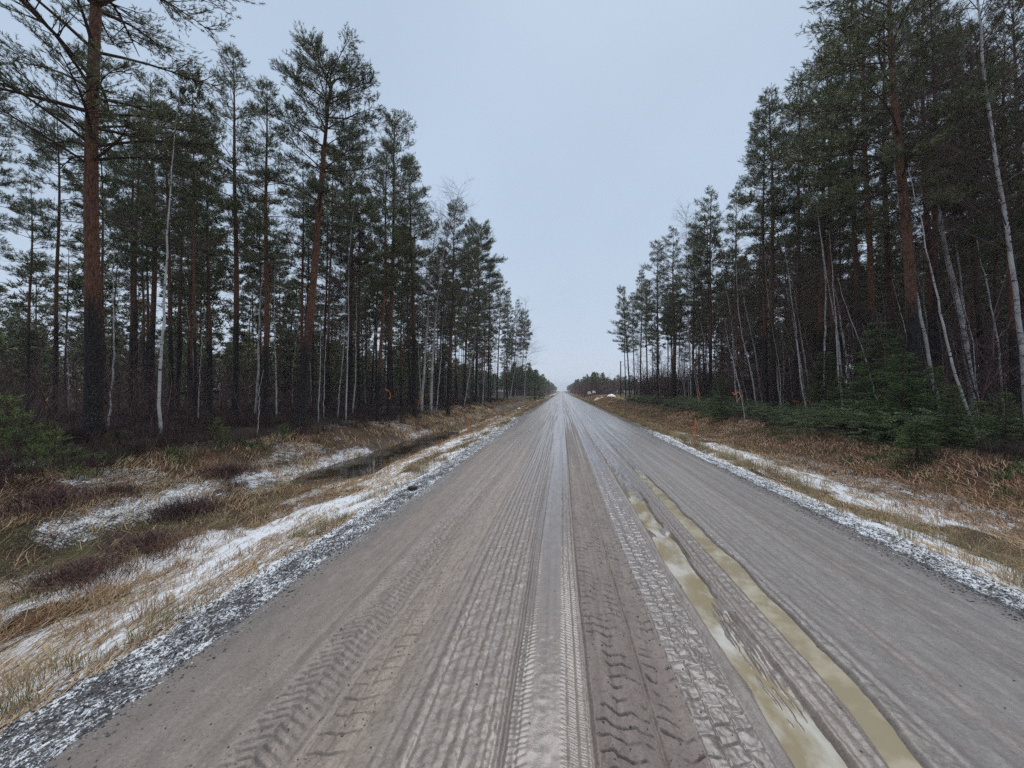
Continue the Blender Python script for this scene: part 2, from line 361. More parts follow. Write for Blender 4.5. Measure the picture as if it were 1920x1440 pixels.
def ground_attrs(X, Y, Z):
    n1 = fbm(X / 0.9, Y / 1.5, 31, 4); n2 = fbm(X / 0.33, Y / 0.6, 32, 3); n3 = fbm(X / 2.3, Y / 3.1, 33, 3)
    w = 0.35 * (fbm(Y / 6.0, X * 0 + 3.3, 5, 3) - 0.5); x = X + w
    c = np.tile(np.array([[0.030, 0.021, 0.016]]), (len(X), 1))                       # forest floor
    grav = band(x, -2.95, 3.75, 0.12); c = lerp(c, (0.085, 0.082, 0.086), grav)
    vl = band(x, -5.3, -2.95, 0.2); vr = band(x, 3.75, 6.1, 0.3)
    c = lerp(c, (0.17, 0.125, 0.068), np.clip(vl + vr, 0, 1) * ss(0.15, 0.55, n1)); c = lerp(c, (0.075, 0.05, 0.03), np.clip(vl + vr, 0, 1) * (1 - ss(0.2, 0.5, n1)))
    moss = band(x, -7.0, -5.0, 0.25) * ss(0.40, 0.55, n1); c = lerp(c, (0.066, 0.064, 0.026), moss)
    mossr = band(x, 5.7, 7.6, 0.4) * ss(0.42, 0.56, n1); c = lerp(c, (0.070, 0.072, 0.024), mossr)
    rb = band(x, -8.2, -6.6, 0.3) + band(x, 7.0, 8.7, 0.4); c = lerp(c, (0.085, 0.045, 0.026), np.clip(rb, 0, 1) * ss(0.3, 0.6, n2) * 0.8)
    fm = (ss(-8.6, -10, x) + ss(9, 10.5, x)) * ss(0.55, 0.7, n3); c = lerp(c, (0.035, 0.042, 0.014), np.clip(fm, 0, 1) * 0.8)
    farm = ss(60, 66, Y) * ss(7.5, 10, X) * (1 - ss(104, 118, Y)); c = lerp(c, (0.36, 0.28, 0.12), farm * (0.6 + 0.4 * n1))
    bf = ss(28, 50, Y) * band(x, 3.7, 8.0, 0.4); c = lerp(c, (0.26, 0.17, 0.09), bf * 0.7 * n1)
    snow = 0.50 * band(x, -2.85, -2.1, 0.16) + 0.80 * band(x, -5.2, -2.85, 0.25) * ss(0.10, 0.46, n1)
    snow = snow + 0.55 * band(x, -7.0, -4.9, 0.2) * ss(0.52, 0.64, n3) + 0.50 * band(x, -10.2, -7.0, 0.4) * ss(0.48, 0.60, n3) * (1 - ss(18, 30, Y) * 0.7)
    snow = snow + 0.25 * ss(-10, -11, x) * ss(0.55, 0.7, n3)
    snow = snow * (1 - 0.35 * ss(14, 40, Y))
    sr = 0.56 * band(x, 3.28, 3.95, 0.12) + 0.78 * band(x, 3.95, 6.1, 0.3) * ss(0.22, 0.50, n1) + 0.55 * band(x, 5.9, 7.3, 0.3) * ss(0.52, 0.62, n3)
    snow = snow + sr * (1 - 0.75 * ss(13, 28, Y))
    snow = snow * (1 - farm)
    wet = band(x, -7.1, -5.2, 0.3) * 0.8 * (1 - ss(0.4, 0.6, n1)) * ss(7.5, 9.5, Y)
    return {'col': c, 'snow': np.clip(snow, 0, 1), 'wet': wet}
def gdisp(X, Y):
    z = ground_z(X, Y)
    near = 1 - ss(16, 30, Y)
    sh = band(X, -3.0, -2.1, 0.15) + band(X, 3.2, 4.0, 0.15)
    z = z + near * (0.030 * (fbm(X / 0.06, Y / 0.06, 41, 2) - 0.5) * (0.5 + sh) + 0.05 * (fbm(X / 0.22, Y / 0.4, 42, 3) - 0.5) * ss(2.7, 3.3, np.abs(X - 0.5)))
    return z
def geo_steps(a, b, r):
    n = int(math.log(b / a) / math.log(1 + r)) + 1; return a * (b / a) ** (np.arange(n + 1) / n)
ys = np.concatenate([np.arange(-40, -3, 2.0), np.arange(-3, 0.7, 0.15), geo_steps(0.8, 30, 0.009), geo_steps(30.6, 1500, 0.035)])
xl = -np.concatenate([np.arange(1.85, 7.2, 0.024), np.arange(7.2, 13, 0.06), geo_steps(13.1, 900, 0.05)])[::-1]
xr = np.concatenate([np.arange(2.95, 5.8, 0.024), np.arange(5.8, 13, 0.06), geo_steps(13.1, 900, 0.05)])
xs = np.concatenate([xl, np.arange(-1.5, 2.9, 0.4), xr])
tag(link('ground', sheet('ground', xs, ys, gdisp, [M['ground']], ground_attrs)), kind='structure')

GROOVES = [(-0.84, .018, .007), (-0.79, .014, .010), (-0.735, .020, .008), (-0.67, .013, .012), (-0.62, .022, .007), (-0.565, .014, .011), (-0.51, .016, .008), (-0.455, .013, .012),
           (-0.40, .018, .007), (-0.355, .012, .011), (-0.31, .012, .009), (-0.268, .014, .022), (-0.215, .010, .006), (0.128, .014, .022), (0.062, .010, .007), (0.012, .009, .006),
           (0.432, .010, .012), (1.225, .016, .012), (1.27, .014, .008), (1.33, .018, .010), (1.39, .014, .008), (1.69, .02, .008), (1.84, .03, .007), (1.99, .02, .008), (2.07, .03, .010), (2.33, .04, .006),
           (2.52, .02, .009), (2.60, .05, .008), (2.86, .03, .006), (3.05, .02, .006), (-1.58, .03, .005), (-1.19, .02, .006), (-0.93, .015, .006), (-1.74, .02, .004)]
def wander(Y): return 0.030 * (vn(Y / 5.0, Y * 0, 61) - 0.5) + 0.010 * (vn(Y / 1.3, Y * 0, 62) - 0.5)
def lug(u, p, gap, soft):
    f = np.abs((u / p) % 1.0 - 0.5) * 2           # 0 in the middle of a block, 1 at its border
    return 1 - ss(1 - gap - soft, 1 - gap + soft * 0.3, f)
def road_z(X, Y):
    x = X - wander(Y)
    jit = 0.020 * (vn(x / 0.06, Y / 0.06, 63) - 0.5) + 0.045 * (vn(x / 0.17, Y / 0.2, 64) - 0.5)
    worn = 0.15 + 0.85 * ss(0.30, 0.62, fbm(x / 0.07, Y / 0.20, 164, 4))
    z = 0.012 - 0.004 * (x - 0.5) ** 2
    z = z + 0.014 * (fbm(x / 0.5, Y / 1.8, 65, 3) - 0.5)
    fade = 1 / (1 + (np.clip(Y, 0, None) / 13.0) ** 3)
    for k, (gx, w, d) in enumerate(GROOVES):
        m = 0.45 + 0.9 * vn(Y / 1.6, Y * 0 + k, 66)
        z = z - d * 0.62 * m * np.exp(-((x - gx + jit * 0.07) / (w * 0.75)) ** 2) + d * 0.22 * m * np.exp(-((x - gx - w * 1.6 + jit * 0.06) / w) ** 2)
    # tyre prints: blocks pressed by the treads
    a = band(x, -1.49, -1.22, 0.02); g = lug(Y + 0.55 * np.abs(x + 1.36) + jit * 0.45, 0.058, 0.20, 0.3) * (0.4 + 0.6 * lug(x + 1.36 + jit * 0.5 + 0.02 * np.sin(Y * 50), 0.088, 0.12, 0.25))
    pres = 0.35 + 0.65 * ss(0.15, 0.6, fbm(x / 0.10, Y / 0.5, 67, 3)); z = z + fade * a * pres * (0.015 * g - 0.015)
    a = band(x, -1.14, -0.94, 0.02); g = lug(Y - 0.3 * x + jit, 0.105, 0.07, 0.08) * lug(x + 1.04 + jit, 0.10, 0.05, 0.08)
    z = z + fade * a * (0.014 * g - 0.014) * ss(0.35, 0.6, vn(x / 0.3, Y / 0.5, 68))
    s = band(x, -0.255, 0.115, 0.012); z = z - s * 0.014
    a = band(x, -0.005, 0.115, 0.008); z = z + fade * a * (0.006 * lug(Y + 0.3 * x + jit * 0.4, 0.030, 0.2, 0.3) - 0.006)
    a = band(x, -0.25, -0.17, 0.01); z = z + fade * a * 0.005 * (lug(Y - 0.6 * x + jit, 0.036, 0.25, 0.3) - 1) * vn(x / .1, Y / .4, 69)
    row = np.floor((Y) / 0.105)
    # herring-bone lugs
    a = band(x, 0.145, 0.415, 0.008); v = Y + 0.30 * (x - 0.15) + 0.62 * np.abs(((x - 0.145 + jit) / 0.135) % 1.0 - 0.5) * 0.135 + jit * 0.8; g = lug(v, 0.088, 0.09, 0.14) * (0.72 + 0.28 * lug(x - 0.145 + 0.06 * vn(Y / .09, Y * 0, 174) + jit, 0.0675, 0.05, 0.14))
    z = z + fade * a * (0.024 * g - 0.024) * worn + a * 0.006
    a = band(x, 0.45, 0.61, 0.008); v = Y - 0.75 * np.abs(x - 0.53 + jit) + jit * 1.2; g = lug(v, 0.094, 0.07, 0.14) * (0.7 + 0.3 * lug(x - 0.45 + 0.03 * (np.floor(v / 0.098) % 2) + jit, 0.082, 0.05, 0.12))
    z = z + fade * a * (0.024 * g - 0.024) * worn + a * 0.004
    # square lugs in three columns
    a = band(x, 0.615, 0.885, 0.006); col = np.floor((x - 0.615) / 0.09); v = Y - 0.12 * x + 0.04 * col + jit * 0.7; g = lug(v, 0.104, 0.05, 0.10) * (0.55 + 0.45 * lug(x - 0.615 + jit * 0.35, 0.09, 0.05, 0.10))
    z = z + fade * a * (0.014 * g - 0.014) * (0.2 + 0.8 * worn) + a * 0.008
    z = z + 0.020 * np.exp(-((x - 0.945) / 0.045) ** 2)
    # two water-filled ruts
    w1 = 0.07 * (fbm(Y / 0.8, Y * 0, 72, 4) - 0.5)
    r1 = band(x + w1, 0.975, 1.205 + 0.09 * (fbm(Y / 0.7, Y * 0 + 5, 172, 4) - .5), 0.028); dep1 = 0.050 - 0.032 * ss(5.6, 8, Y)
    rib = 0.020 * ss(1.04, 1.10, x) * (0.8 + 0.2 * np.sin(x * 150 + jit * 30)) * (0.6 + 0.8 * fbm(x / .03, Y / .12, 175, 3)) * band(Y, 2.05, 3.3, 0.25) + 0.006 * band(Y, 2.3, 3.1, .3) + 0.03 * band(Y, 4.6, 4.9, .15) * vn(x / .05, Y / .2, 173)
    z = z - r1 * (dep1 - rib - 0.030 * (fbm(x / 0.10, Y / 0.30, 74, 4) - 0.5))
    w2 = 0.10 * (fbm(Y / 1.0, Y * 0 + 2, 75, 3) - 0.5)
    wid = 0.11 * (fbm(Y / 0.8, Y * 0, 76, 4) - 0.42)
    sh2 = -0.10 * (1 - ss(1.5, 2.6, Y)); r2 = band(x, 1.450 + w2 * 0.3 + sh2, 1.610 + w2 * 0.3 + wid * .8 + sh2 - 0.03 * (1 - ss(1.7, 2.4, Y)), 0.034); dep2 = 0.054 - 0.040 * ss(7.0, 9.5, Y)
    z = z - r2 * (dep2 - 0.030 * (fbm(x / 0.1, Y / 0.4, 77, 4) - 0.5))
    z = z + 0.008 * np.exp(-((x - 1.41) / 0.05) ** 2) + 0.005 * np.exp(-((x - 1.70) / 0.05) ** 2)
    # rough crumbs between the prints
    r = band(x, -1.2, -0.28, 0.03) * 0.006 + band(x, 0.13, 0.95, 0.02) * 0.005 + band(x, 1.2, 3.3, 0.05) * 0.004 + 0.002
    z = z + fade * r * 1.6 * (fbm(x / 0.035, Y / 0.045, 78, 2) - 0.5)
    # the edges run down under the gravel shoulders
    e = 0.10 * (fbm(Y / 0.5, Y * 0 + (X > 0), 79, 3) - 0.5)
    z = z - 0.30 * ss(2.22 + e, 2.62 + e, -X) - 0.30 * ss(3.30 + e, 3.70 + e, X)
    return z
def road_attrs(X, Y, Z):
    x = X - wander(Y)
    n1 = fbm(x / 0.35, Y / 1.4, 81, 4); n2 = fbm(x / 0.06, Y / 0.5, 82, 3); st = fbm(x / 0.045, Y / 6.0, 83, 3)
    c = np.tile(np.array([[0.215, 0.180, 0.155]]), (len(X), 1))
    c = lerp(c, (0.180, 0.170, 0.165), ss(1.1, 2.0, x) * 0.85)
    c = lerp(c, (0.25, 0.20, 0.155), band(x, -1.15, -0.85, 0.08) * n1 * 0.8)
    c = lerp(c, (0.225, 0.185, 0.165), (band(x, 2.40, 2.72, 0.12) + band(x, 1.97, 2.1, 0.06)) * 0.6 * ss(.3, .6, n1))
    c = lerp(c, (0.175, 0.140, 0.122), band(x, 0.14, 0.62, 0.02) * 0.9)
    c = lerp(c, (0.215, 0.185, 0.170), band(x, 0.62, 0.97, 0.02) * 0.8)
    amp = 0.30 + 0.42 * ss(4, 14, Y) - 0.16 * ss(1.5, 1.8, -x); c = c * (1 - amp / 2 + amp * ss(.25, .75, st))[:, None] * np.array([[0.83, 0.83, 0.85]])
    c = lerp(c, (0.105, 0.10, 0.10), np.clip(ss(1.85, 2.35, -X + 0.5 * (n1 - 0.5)) + ss(3.05, 3.35, X), 0, 1) * 0.75)
    soak = band(x, 0.93, 1.75, 0.05) * (1 - ss(-0.022, 0.002, Z)) * (1 - ss(8, 10, Y)); c = lerp(c, (0.085, 0.070, 0.055), soak * 0.30)
    far = ss(6, 22, Y)
    wet = 0.36 + 0.25 * n1
    wet = wet + 0.95 * band(x, -0.25, 0.115, 0.02) + 0.30 * band(x, -0.75, -0.25, 0.1) * st * 1.6 + 0.40 * band(x, 0.62, 0.89, 0.02) + 0.5 * band(x, 0.98, 1.22, 0.03) + 0.25 * band(x, 1.2, 1.7, 0.05)
    wet = wet + far * (0.9 * (ss(0.44, 0.54, st) - .25) + 0.35 * band(x, 0.9, 2.2, 0.2) + 0.2) - 0.18 * band(x, 0.13, 0.60, 0.03) - 0.25 * ss(1.6, 2.1, -x)
    lo = np.clip((0.0 - Z) / 0.03, 0, 1); wet = wet + 0.25 * lo * band(x, -1.3, 1.8, 0.1)
    n3 = fbm(X / 0.9, Y / 1.5, 31, 4)
    snow = 0.46 * ss(1.75, 2.5, -X + 0.5 * (n1 - 0.5)) + 0.42 * ss(3.0, 3.45, X + 0.3 * (n1 - 0.5))
    snow = snow * (1 - 0.5 * ss(14, 30, Y))
    return {'col': np.clip(c, 0.01, 0.9), 'wet': np.clip(wet, 0, 1), 'snow': np.clip(snow, 0, 1)}
me_near = sheet('road', np.concatenate([np.arange(-2.75, -1.6, 0.014), np.arange(-1.6, 0.12, 0.008), np.arange(0.12, 0.92, 0.0042), np.arange(0.92, 1.75, 0.008), np.arange(1.75, 3.85, 0.014)]), np.concatenate([np.arange(0.2, 1.2, 0.03), geo_steps(1.2, 9, 0.0026), geo_steps(9.03, 26, 0.0055)]), road_z, [M['road']], road_attrs)
tag(link('road', me_near), kind='structure')
xf = np.concatenate([np.arange(-2.75, 3.85, 0.04)])
tag(link('road_ahead', sheet('road_ahead', xf, geo_steps(25.8, 1400, 0.02), lambda X, Y: road_z(X, Y) - 0.004, [M['road']], road_attrs)), kind='structure')
tag(link('road_behind', sheet('road_behind', xf, np.arange(-40, 0.3, 0.3), lambda X, Y: road_z(X, Y) - 0.004, [M['road']], road_attrs)), kind='structure')

def flat(name, x0, x1, y0, y1, z, mat):
    mb = MB(); ysx = np.linspace(y0, y1, 12); xsx = np.linspace(x0, x1, 3)
    X, Y = np.meshgrid(xsx, ysx); i = np.arange(11)[:, None] * 3; j = np.arange(2)[None]
    mb.add(np.stack([X.ravel(), Y.ravel(), X.ravel() * 0 + z], 1), np.stack([i + j, i + j + 1, i + j + 4, i + j + 3], -1).reshape(-1, 4))
    return tag(link(name, mb.mesh(name, [M[mat]])), kind='structure')
flat('puddle', 0.955, 1.235, 0.9, 6.6, -0.025, 'puddle_sky_tint')
flat('puddle', 1.30, 1.78, 0.9, 8.4, -0.020, 'puddle_brown')
flat('ditch_water', -7.0, -4.9, 8.2, 24, -0.585, 'ditch_water')

# ------------------------------------------------------------------ tree builders (each returns trunk mesh, crown mesh, height)
def wander_axis(h, n, amp, seed, bend=(0, 0)):
    r = np.random.default_rng(seed); t = np.linspace(0, 1, n)
    ph = r.random(4) * 6.28
    x = amp * (np.sin(t * 4 + ph[0]) - math.sin(ph[0]) + 0.4 * (np.sin(t * 11 + ph[1]) - math.sin(ph[1]))) + bend[0] * t ** 2
    y = amp * (np.sin(t * 4.6 + ph[2]) - math.sin(ph[2]) + 0.4 * (np.sin(t * 9 + ph[3]) - math.sin(ph[3]))) + bend[1] * t ** 2
    return np.stack([x, y, t * h], 1)
def on_axis(A, z):
    return np.array([np.interp(z, A[:, 2], A[:, 0]), np.interp(z, A[:, 2], A[:, 1]), z])
def pine(seed, h, dia, base, rad, dens=1.0, bias=0.0, flat_top=0.0, droop=0.2, fine=1.0, lod=0, bend=(0, 0), gaps=0.25, heavy=1.0, leaf=1.0):
    r = np.random.default_rng(seed); py = random.Random(seed)
    A = wander_axis(h, 26, 0.012 * h * 0.35, seed, bend)
    t = A[:, 2] / h; rad_t = dia / 2 * (0.84 - 0.50 * t - 0.30 * t ** 4) + dia * 0.10 * np.exp(-A[:, 2] / 0.3) + dia * 0.07 * np.exp(-A[:, 2] / 2.0)
    A0 = A.copy(); A0[0, 2] = -0.25
    tm = MB(); tube(tm, A0, rad_t, 6 if lod else 12, 0, lump=0.05 if not lod else 0)
    cm = MB()
    P, D, S, T = [], [], [], []
    cz0 = base * h
    if not lod:                                           # dead snags below the crown
        for _ in range(int(10 + 14 * dens)):
            z = h * (0.14 + (base - 0.06) * py.random() ** 0.7); a = py.random() * 6.283; l = 0.25 + 1.0 * py.random() * (z / cz0)
            p0 = on_axis(A, z); d = np.array([math.cos(a), math.sin(a), -0.15 + 0.35 * py.random()])
            tube(cm, [p0, p0 + d * l * 0.5 + [0, 0, 0.03], p0 + d * l + [0, 0, -0.08 * l]], [0.013, 0.009, 0.004], 3, 0, 0.1, cap=False)
    z = cz0; k = 0; gap = 0.42 / dens ** 0.5
    while z < h - 0.25:
        u = (z - cz0) / (h - cz0)
        prof = (0.45 + 0.55 * min(1, u / 0.22)) * (1 - u) ** (0.62 if not flat_top else 0.28) + 0.06
        nb = 3 + py.randrange(3)
        a0 = py.random() * 6.283
        skip = py.random() < gaps * (1 - u)
        for b in range(nb):
            if skip and py.random() < 0.7: continue
            a = a0 + b * 6.283 / nb + py.uniform(-0.4, 0.4)
            l = rad * prof * py.uniform(0.55, 1.2) * (1 + bias * math.cos(a))
            if l < 0.18: l = 0.18
            el = -0.05 - droop * (1 - u) + 0.95 * u ** 1.5 + py.uniform(-0.15, 0.2)
            p0 = on_axis(A, z + py.uniform(-0.12, 0.12)); n = 6
            tt = np.linspace(0, 1, n)
            dirh = np.array([math.cos(a), math.sin(a), 0]); side = np.array([-math.sin(a), math.cos(a), 0])
            wob = py.uniform(-0.22, 0.22); arch = py.uniform(0.05, 0.30) * heavy
            pts = p0 + l * (tt[:, None] * dirh * math.cos(el) + (wob * tt ** 2)[:, None] * side) + np.array([0, 0, 1.0]) * (l * (math.sin(el) * tt + arch * np.sin(tt * math.pi) * 0.5 + 0.20 * tt ** 3 * (1 - u)))[:, None]
            r0 = (0.008 + 0.010 * l) * heavy
            if lod < 2: tube(cm, pts, r0 * (1 - 0.8 * tt), 3 if lod else 4, 0, 0.2 + 0.7 * u, cap=False)
            # side shoots carry the needles
            ns = max(3, int((5 + 8 * l) * (1.0 if not lod else 0.6 if lod == 1 else 0.3)))
            for q in range(ns):
                w = 0.25 + 0.75 * py.random() ** 0.8
                pb = np.array([np.interp(w, tt, pts[:, c]) for c in range(3)])
                sg = py.choice((-1, 1))
                ll = l * (0.16 + 0.30 * (1 - w)) * py.uniform(0.4, 1.5) + 0.08
                dd = dirh * py.uniform(0.35, 0.9) + side * sg * py.uniform(0.4, 1.0) + np.array([0, 0, py.uniform(-0.12, 0.50)])
                dd /= np.linalg.norm(dd); pe = pb + dd * ll + np.array([0, 0, 0.12 * ll])
                if not lod: tube(cm, [pb, (pb + pe) / 2 + [0, 0, -0.02], pe], [r0 * 0.26, r0 * 0.2, 0.002], 3, 0, 0.3 + 0.4 * u, cap=False)
                m = (int(leaf * (3.6 + ll * 14) + py.random()) if not lod else 3 + int(ll * 8)) if lod < 2 else 3
                shade = py.uniform(0.1, 0.8)
                for s_ in range(m):
                    f = 0.25 + 0.75 * (s_ + py.random()) / m
                    o = pb + (pe - pb) * f + np.array([py.uniform(-.09, .09), py.uniform(-.09, .09), py.uniform(-.03, .10)])
                    ds = dd * 0.6 + np.array([py.uniform(-.6, .6), py.uniform(-.6, .6), py.uniform(-0.1, 0.9)])
                    P.append(o); D.append(ds / np.linalg.norm(ds)); S.append(py.uniform(.10, .18)); T.append(np.clip(shade + py.uniform(-0.22, 0.22) + 0.15 * u, 0, 1))
        z += gap * py.uniform(0.6, 1.35); k += 1
    P, D, S, T = map(np.array, (P, D, S, T))
    if lod == 0: needles(cm, P, D, S, 0.095 / fine ** 0.5, 0.015 / fine ** 0.7, int(10 * fine), 0.8, 1, T)
    elif lod == 1: needles(cm, P, D, S * 1.5, 0.16, 0.036, 8, 0.85, 1, T)
    else: needles(cm, P, D, S * 2.5, 0.32, 0.085, 5, 0.9, 1, T)
    return tm, cm, h

def spruce(seed, h, rad, lod=0, mat_n=1):
    py = random.Random(seed); A = wander_axis(h, 10, 0.01, seed)
    tm = MB(); tube(tm, A, 0.012 + 0.011 * h * (1 - A[:, 2] / h), 6, 0)
    cm = MB(); P, D, S, T = [], [], [], []
    z = 0.02 * h
    while z < h * 0.97:
        u = z / h; nb = 5 + py.randrange(3); a0 = py.random() * 6.28
        for b in range(nb):
            a = a0 + b * 6.283 / nb + py.uniform(-.3, .3); l = rad * (1 - u) ** 0.85 * py.uniform(0.35, 1.25) + 0.08
            el = -0.28 + 0.95 * u + py.uniform(-.12, .12)
            dirh = np.array([math.cos(a), math.sin(a), 0]); side = np.array([-math.sin(a), math.cos(a), 0]); p0 = on_axis(A, z)
            tt = np.linspace(0, 1, 5); pts = p0 + l * tt[:, None] * dirh * math.cos(el) + np.array([0, 0, 1.0]) * (l * (math.sin(el) * tt + 0.16 * tt ** 2.5))[:, None]
            tube(cm, pts, (0.004 + 0.005 * l) * (1 - 0.8 * tt), 3, 0, 0.1, cap=False)
            ns = int(4 + l * (13 if not lod else 6)); shade = py.uniform(0.1, 0.75)
            for q in range(ns):
                w = 0.12 + 0.88 * (q + py.random()) / ns; pb = np.array([np.interp(w, tt, pts[:, c]) for c in range(3)]); sg = 1 if q % 2 else -1
                ll = (0.10 + 0.34 * l * (1 - 0.75 * w)) * py.uniform(.7, 1.2)
                dd = dirh * 0.75 + side * sg * py.uniform(.35, .9) + np.array([0, 0, py.uniform(-.30, .12)]); dd /= np.linalg.norm(dd)
                m = 1 + int(ll * 7)
                for s_ in range(m):
                    P.append(pb + dd * ll * s_ / m); D.append(dd); S.append(ll / m * 1.1); T.append(np.clip(shade + py.uniform(-.15, .2) + 0.25 * w, 0, 1))
        z += py.uniform(0.10, 0.20) * (1 + 0.12 * h)
    needles(cm, np.array(P), np.array(D), np.array(S), 0.050 if not lod else 0.10, 0.014 if not lod else 0.035, 14 if not lod else 7, 0.75, mat_n, np.array(T))
    return tm, cm, h

def young_pine(seed, h, rad):
    py = random.Random(seed); A = wander_axis(h, 8, 0.03, seed)
    tm = MB(); tube(tm, A, 0.010 + 0.010 * h * (1 - A[:, 2] / h), 6, 0); cm = MB(); P, D, S, T = [], [], [], []
    z = 0.12 * h
    while z < h:
        u = z / h; nb = 4 + py.randrange(2); a0 = py.random() * 6.28
        for b in range(nb):
            a = a0 + b * 6.283 / nb + py.uniform(-.3, .3); l = rad * (1 - 0.75 * u) * py.uniform(.5, 1.15)
            d = np.array([math.cos(a), math.sin(a), 0.35 + 0.9 * u]); d /= np.linalg.norm(d); p0 = on_axis(A, min(z, h)); tt = np.linspace(0, 1, 4)
            pts = p0 + l * tt[:, None] * d + np.array([0, 0, .15]) * (l * tt ** 2)[:, None]
            tube(cm, pts, 0.007 * (1 - .7 * tt), 3, 0, 0.3, cap=False)
            m = int(3 + l * 11)
            for q in range(m):
                w = 0.30 + 0.70 * (q + py.random()) / m
                o = np.array([np.interp(w, tt, pts[:, c]) for c in range(3)])
                dd = d + np.array([py.uniform(-.9, .9), py.uniform(-.9, .9), py.uniform(-.2, .8)]); P.append(o); D.append(dd / np.linalg.norm(dd)); S.append(py.uniform(.10, .2)); T.append(py.uniform(0.1, .9))
        z += py.uniform(0.18, 0.30)
    P.append(np.array([A[-1][0], A[-1][1], h])); D.append(np.array([0, 0, 1.0])); S.append(0.25); T.append(.8)
    needles(cm, np.array(P), np.array(D), np.array(S), 0.07, 0.008, 16, 0.85, 1, np.array(T))
    return tm, cm, h

def birch_on(A, dia, seed, twigs=1.0, start=0.45, spread=1.0, lod=0):
    """bare birch along the polyline A (local coordinates)"""
    py = random.Random(seed); A = np.asarray(A, float)
    s = np.concatenate([[0], np.cumsum(np.linalg.norm(np.diff(A, axis=0), axis=1))]); Ls = s[-1]
    q = np.linspace(0, Ls, 22); B = np.stack([np.interp(q, s, A[:, c]) for c in range(3)], 1)
    for _ in range(2): B[1:-1] = (B[:-2] + 2 * B[1:-1] + B[2:]) / 4
    jr = np.random.default_rng(seed); B[2:-1] += jr.normal(size=(len(B) - 3, 3)) * [0.012, 0.012, 0]
    rad = dia / 2 * (1 - 0.93 * (q / Ls)) + 0.003; B0 = B.copy(); B0[0, 2] -= 0.2
    tm = MB(); tube(tm, B0, rad, 8, 0, lump=0.08); cm = MB()
    n = int(twigs * (10 + 3.2 * Ls))
    for k in range(n):
        w = start + (1 - start) * (k + py.random()) / n; p0 = np.array([np.interp(w * Ls, q, B[:, c]) for c in range(3)])
        a = py.random() * 6.283; l = spread * Ls * (0.05 + 0.17 * (1 - w) + 0.02) * py.uniform(.5, 1.3) + 0.15
        d = np.array([math.cos(a), math.sin(a), py.uniform(0.5, 1.5)]); d /= np.linalg.norm(d); tt = np.linspace(0, 1, 5)
        pts = p0 + l * tt[:, None] * d + np.array([0, 0, -0.22]) * (l * tt ** 2)[:, None] + np.array([py.uniform(-.1, .1), py.uniform(-.1, .1), 0]) * (l * tt ** 2)[:, None]
        tube(cm, pts, (0.003 + 0.0035 * l) * (1 - .75 * tt), 3, 0, 0.55, cap=False)
        for j in range(int(3 + 6 * l) if not lod else 2):
            f = py.uniform(.2, 1); o = np.array([np.interp(f, tt, pts[:, c]) for c in range(3)])
            d2 = d + np.array([py.uniform(-.8, .8), py.uniform(-.8, .8), py.uniform(-.6, .4)]); d2 /= np.linalg.norm(d2); l2 = l * py.uniform(.2, .5)
            pp = np.array([o, o + d2 * l2 * .5, o + d2 * l2 + [0, 0, -0.15 * l2]])
            tube(cm, pp, [0.0035, 0.0026, 0.0014], 3, 0, py.uniform(.3, .9), cap=False)
            for _ in range(2 if not lod else 0):
                d3 = d2 + np.array([py.uniform(-.8, .8), py.uniform(-.8, .8), py.uniform(-.7, .2)]); o3 = pp[1] + (pp[2] - pp[1]) * py.random()
                tube(cm, [o3, o3 + d3 * l2 * .45], [0.0022, 0.001], 3, 0, py.uniform(.3, .9), cap=False)
    return tm, cm, Ls

PB, SB, BB = [M['pine_bark']], [M['branch']], [M['birch_bark']]
def proto(kind, tm, cm, h):
    mats = {'pine': [M['branch'], M['pine_needle']], 'spruce': [M['branch'], M['spruce_needle']], 'young': [M['branch'], M['sapling_needle']], 'birch': [M['twig']]}[kind]
    bark = {'pine': PB, 'spruce': SB, 'young': SB, 'birch': BB}[kind]
    return dict(trunk=tm.mesh(kind + '_trunk', bark), crown=cm.mesh(kind + '_crown', mats, smooth=False), h=h)
def plant(name, pr, loc, height=None, rz=0.0, lean=None, label=None, cat='tree', group=None, sxy=1.0):
    o = empty(name, loc, label, cat, group)
    s = (height / pr['h']) if height else 1.0
    o.scale = (s * sxy, s * sxy, s)
    q = Quaternion((0, 0, 1), rz)
    if lean is not None: q = Vector((0, 0, 1)).rotation_difference(Vector([float(v) for v in lean])) @ q
    o.rotation_mode = 'QUATERNION'; o.rotation_quaternion = q
    link('trunk', pr['trunk'], o); link('crown', pr['crown'], o)
    return o

PINES = {
    'slim': [proto('pine', *pine(100 + i, 15, 0.27, 0.47, 1.55, 1.0, leaf=.62)) for i in range(4)],
    'edge': [proto('pine', *pine(120 + i, 15, 0.30, 0.42, 2.1, 1.05, bias=0.3, leaf=.54)) for i in range(4)],
    'thin': [proto('pine', *pine(140 + i, 13, 0.19, 0.46, 1.25, 0.95, gaps=0.4, leaf=.65)) for i in range(3)],
    'broad': [proto('pine', *pine(160 + i, 15, 0.34, 0.48, 2.7, 1.2, flat_top=1, heavy=1.3, gaps=0.35)) for i in range(3)],
    'inner': [proto('pine', *pine(180 + i, 14, 0.19, 0.60, 1.3, 0.85, lod=1)) for i in range(5)],
}
SPRUCES = [proto('spruce', *spruce(200 + i, 3.2, 0.95)) for i in range(4)]
SAPLINGS = [proto('young', *young_pine(220 + i, 1.5, 0.65)) for i in range(4)]
def straight(h, seed, lean=0.0):
    A = wander_axis(h, 12, 0.02 * h * 0.5, seed, (lean * h, 0)); return A
BIRCHES = [proto('birch', *birch_on(straight(9, 240 + i, 0.05), 0.085, 240 + i, 1.0)) for i in range(4)]
THINB = [proto('birch', *birch_on(straight(6, 250 + i, 0.07), 0.045, 250 + i, 0.8, 0.35)) for i in range(3)]

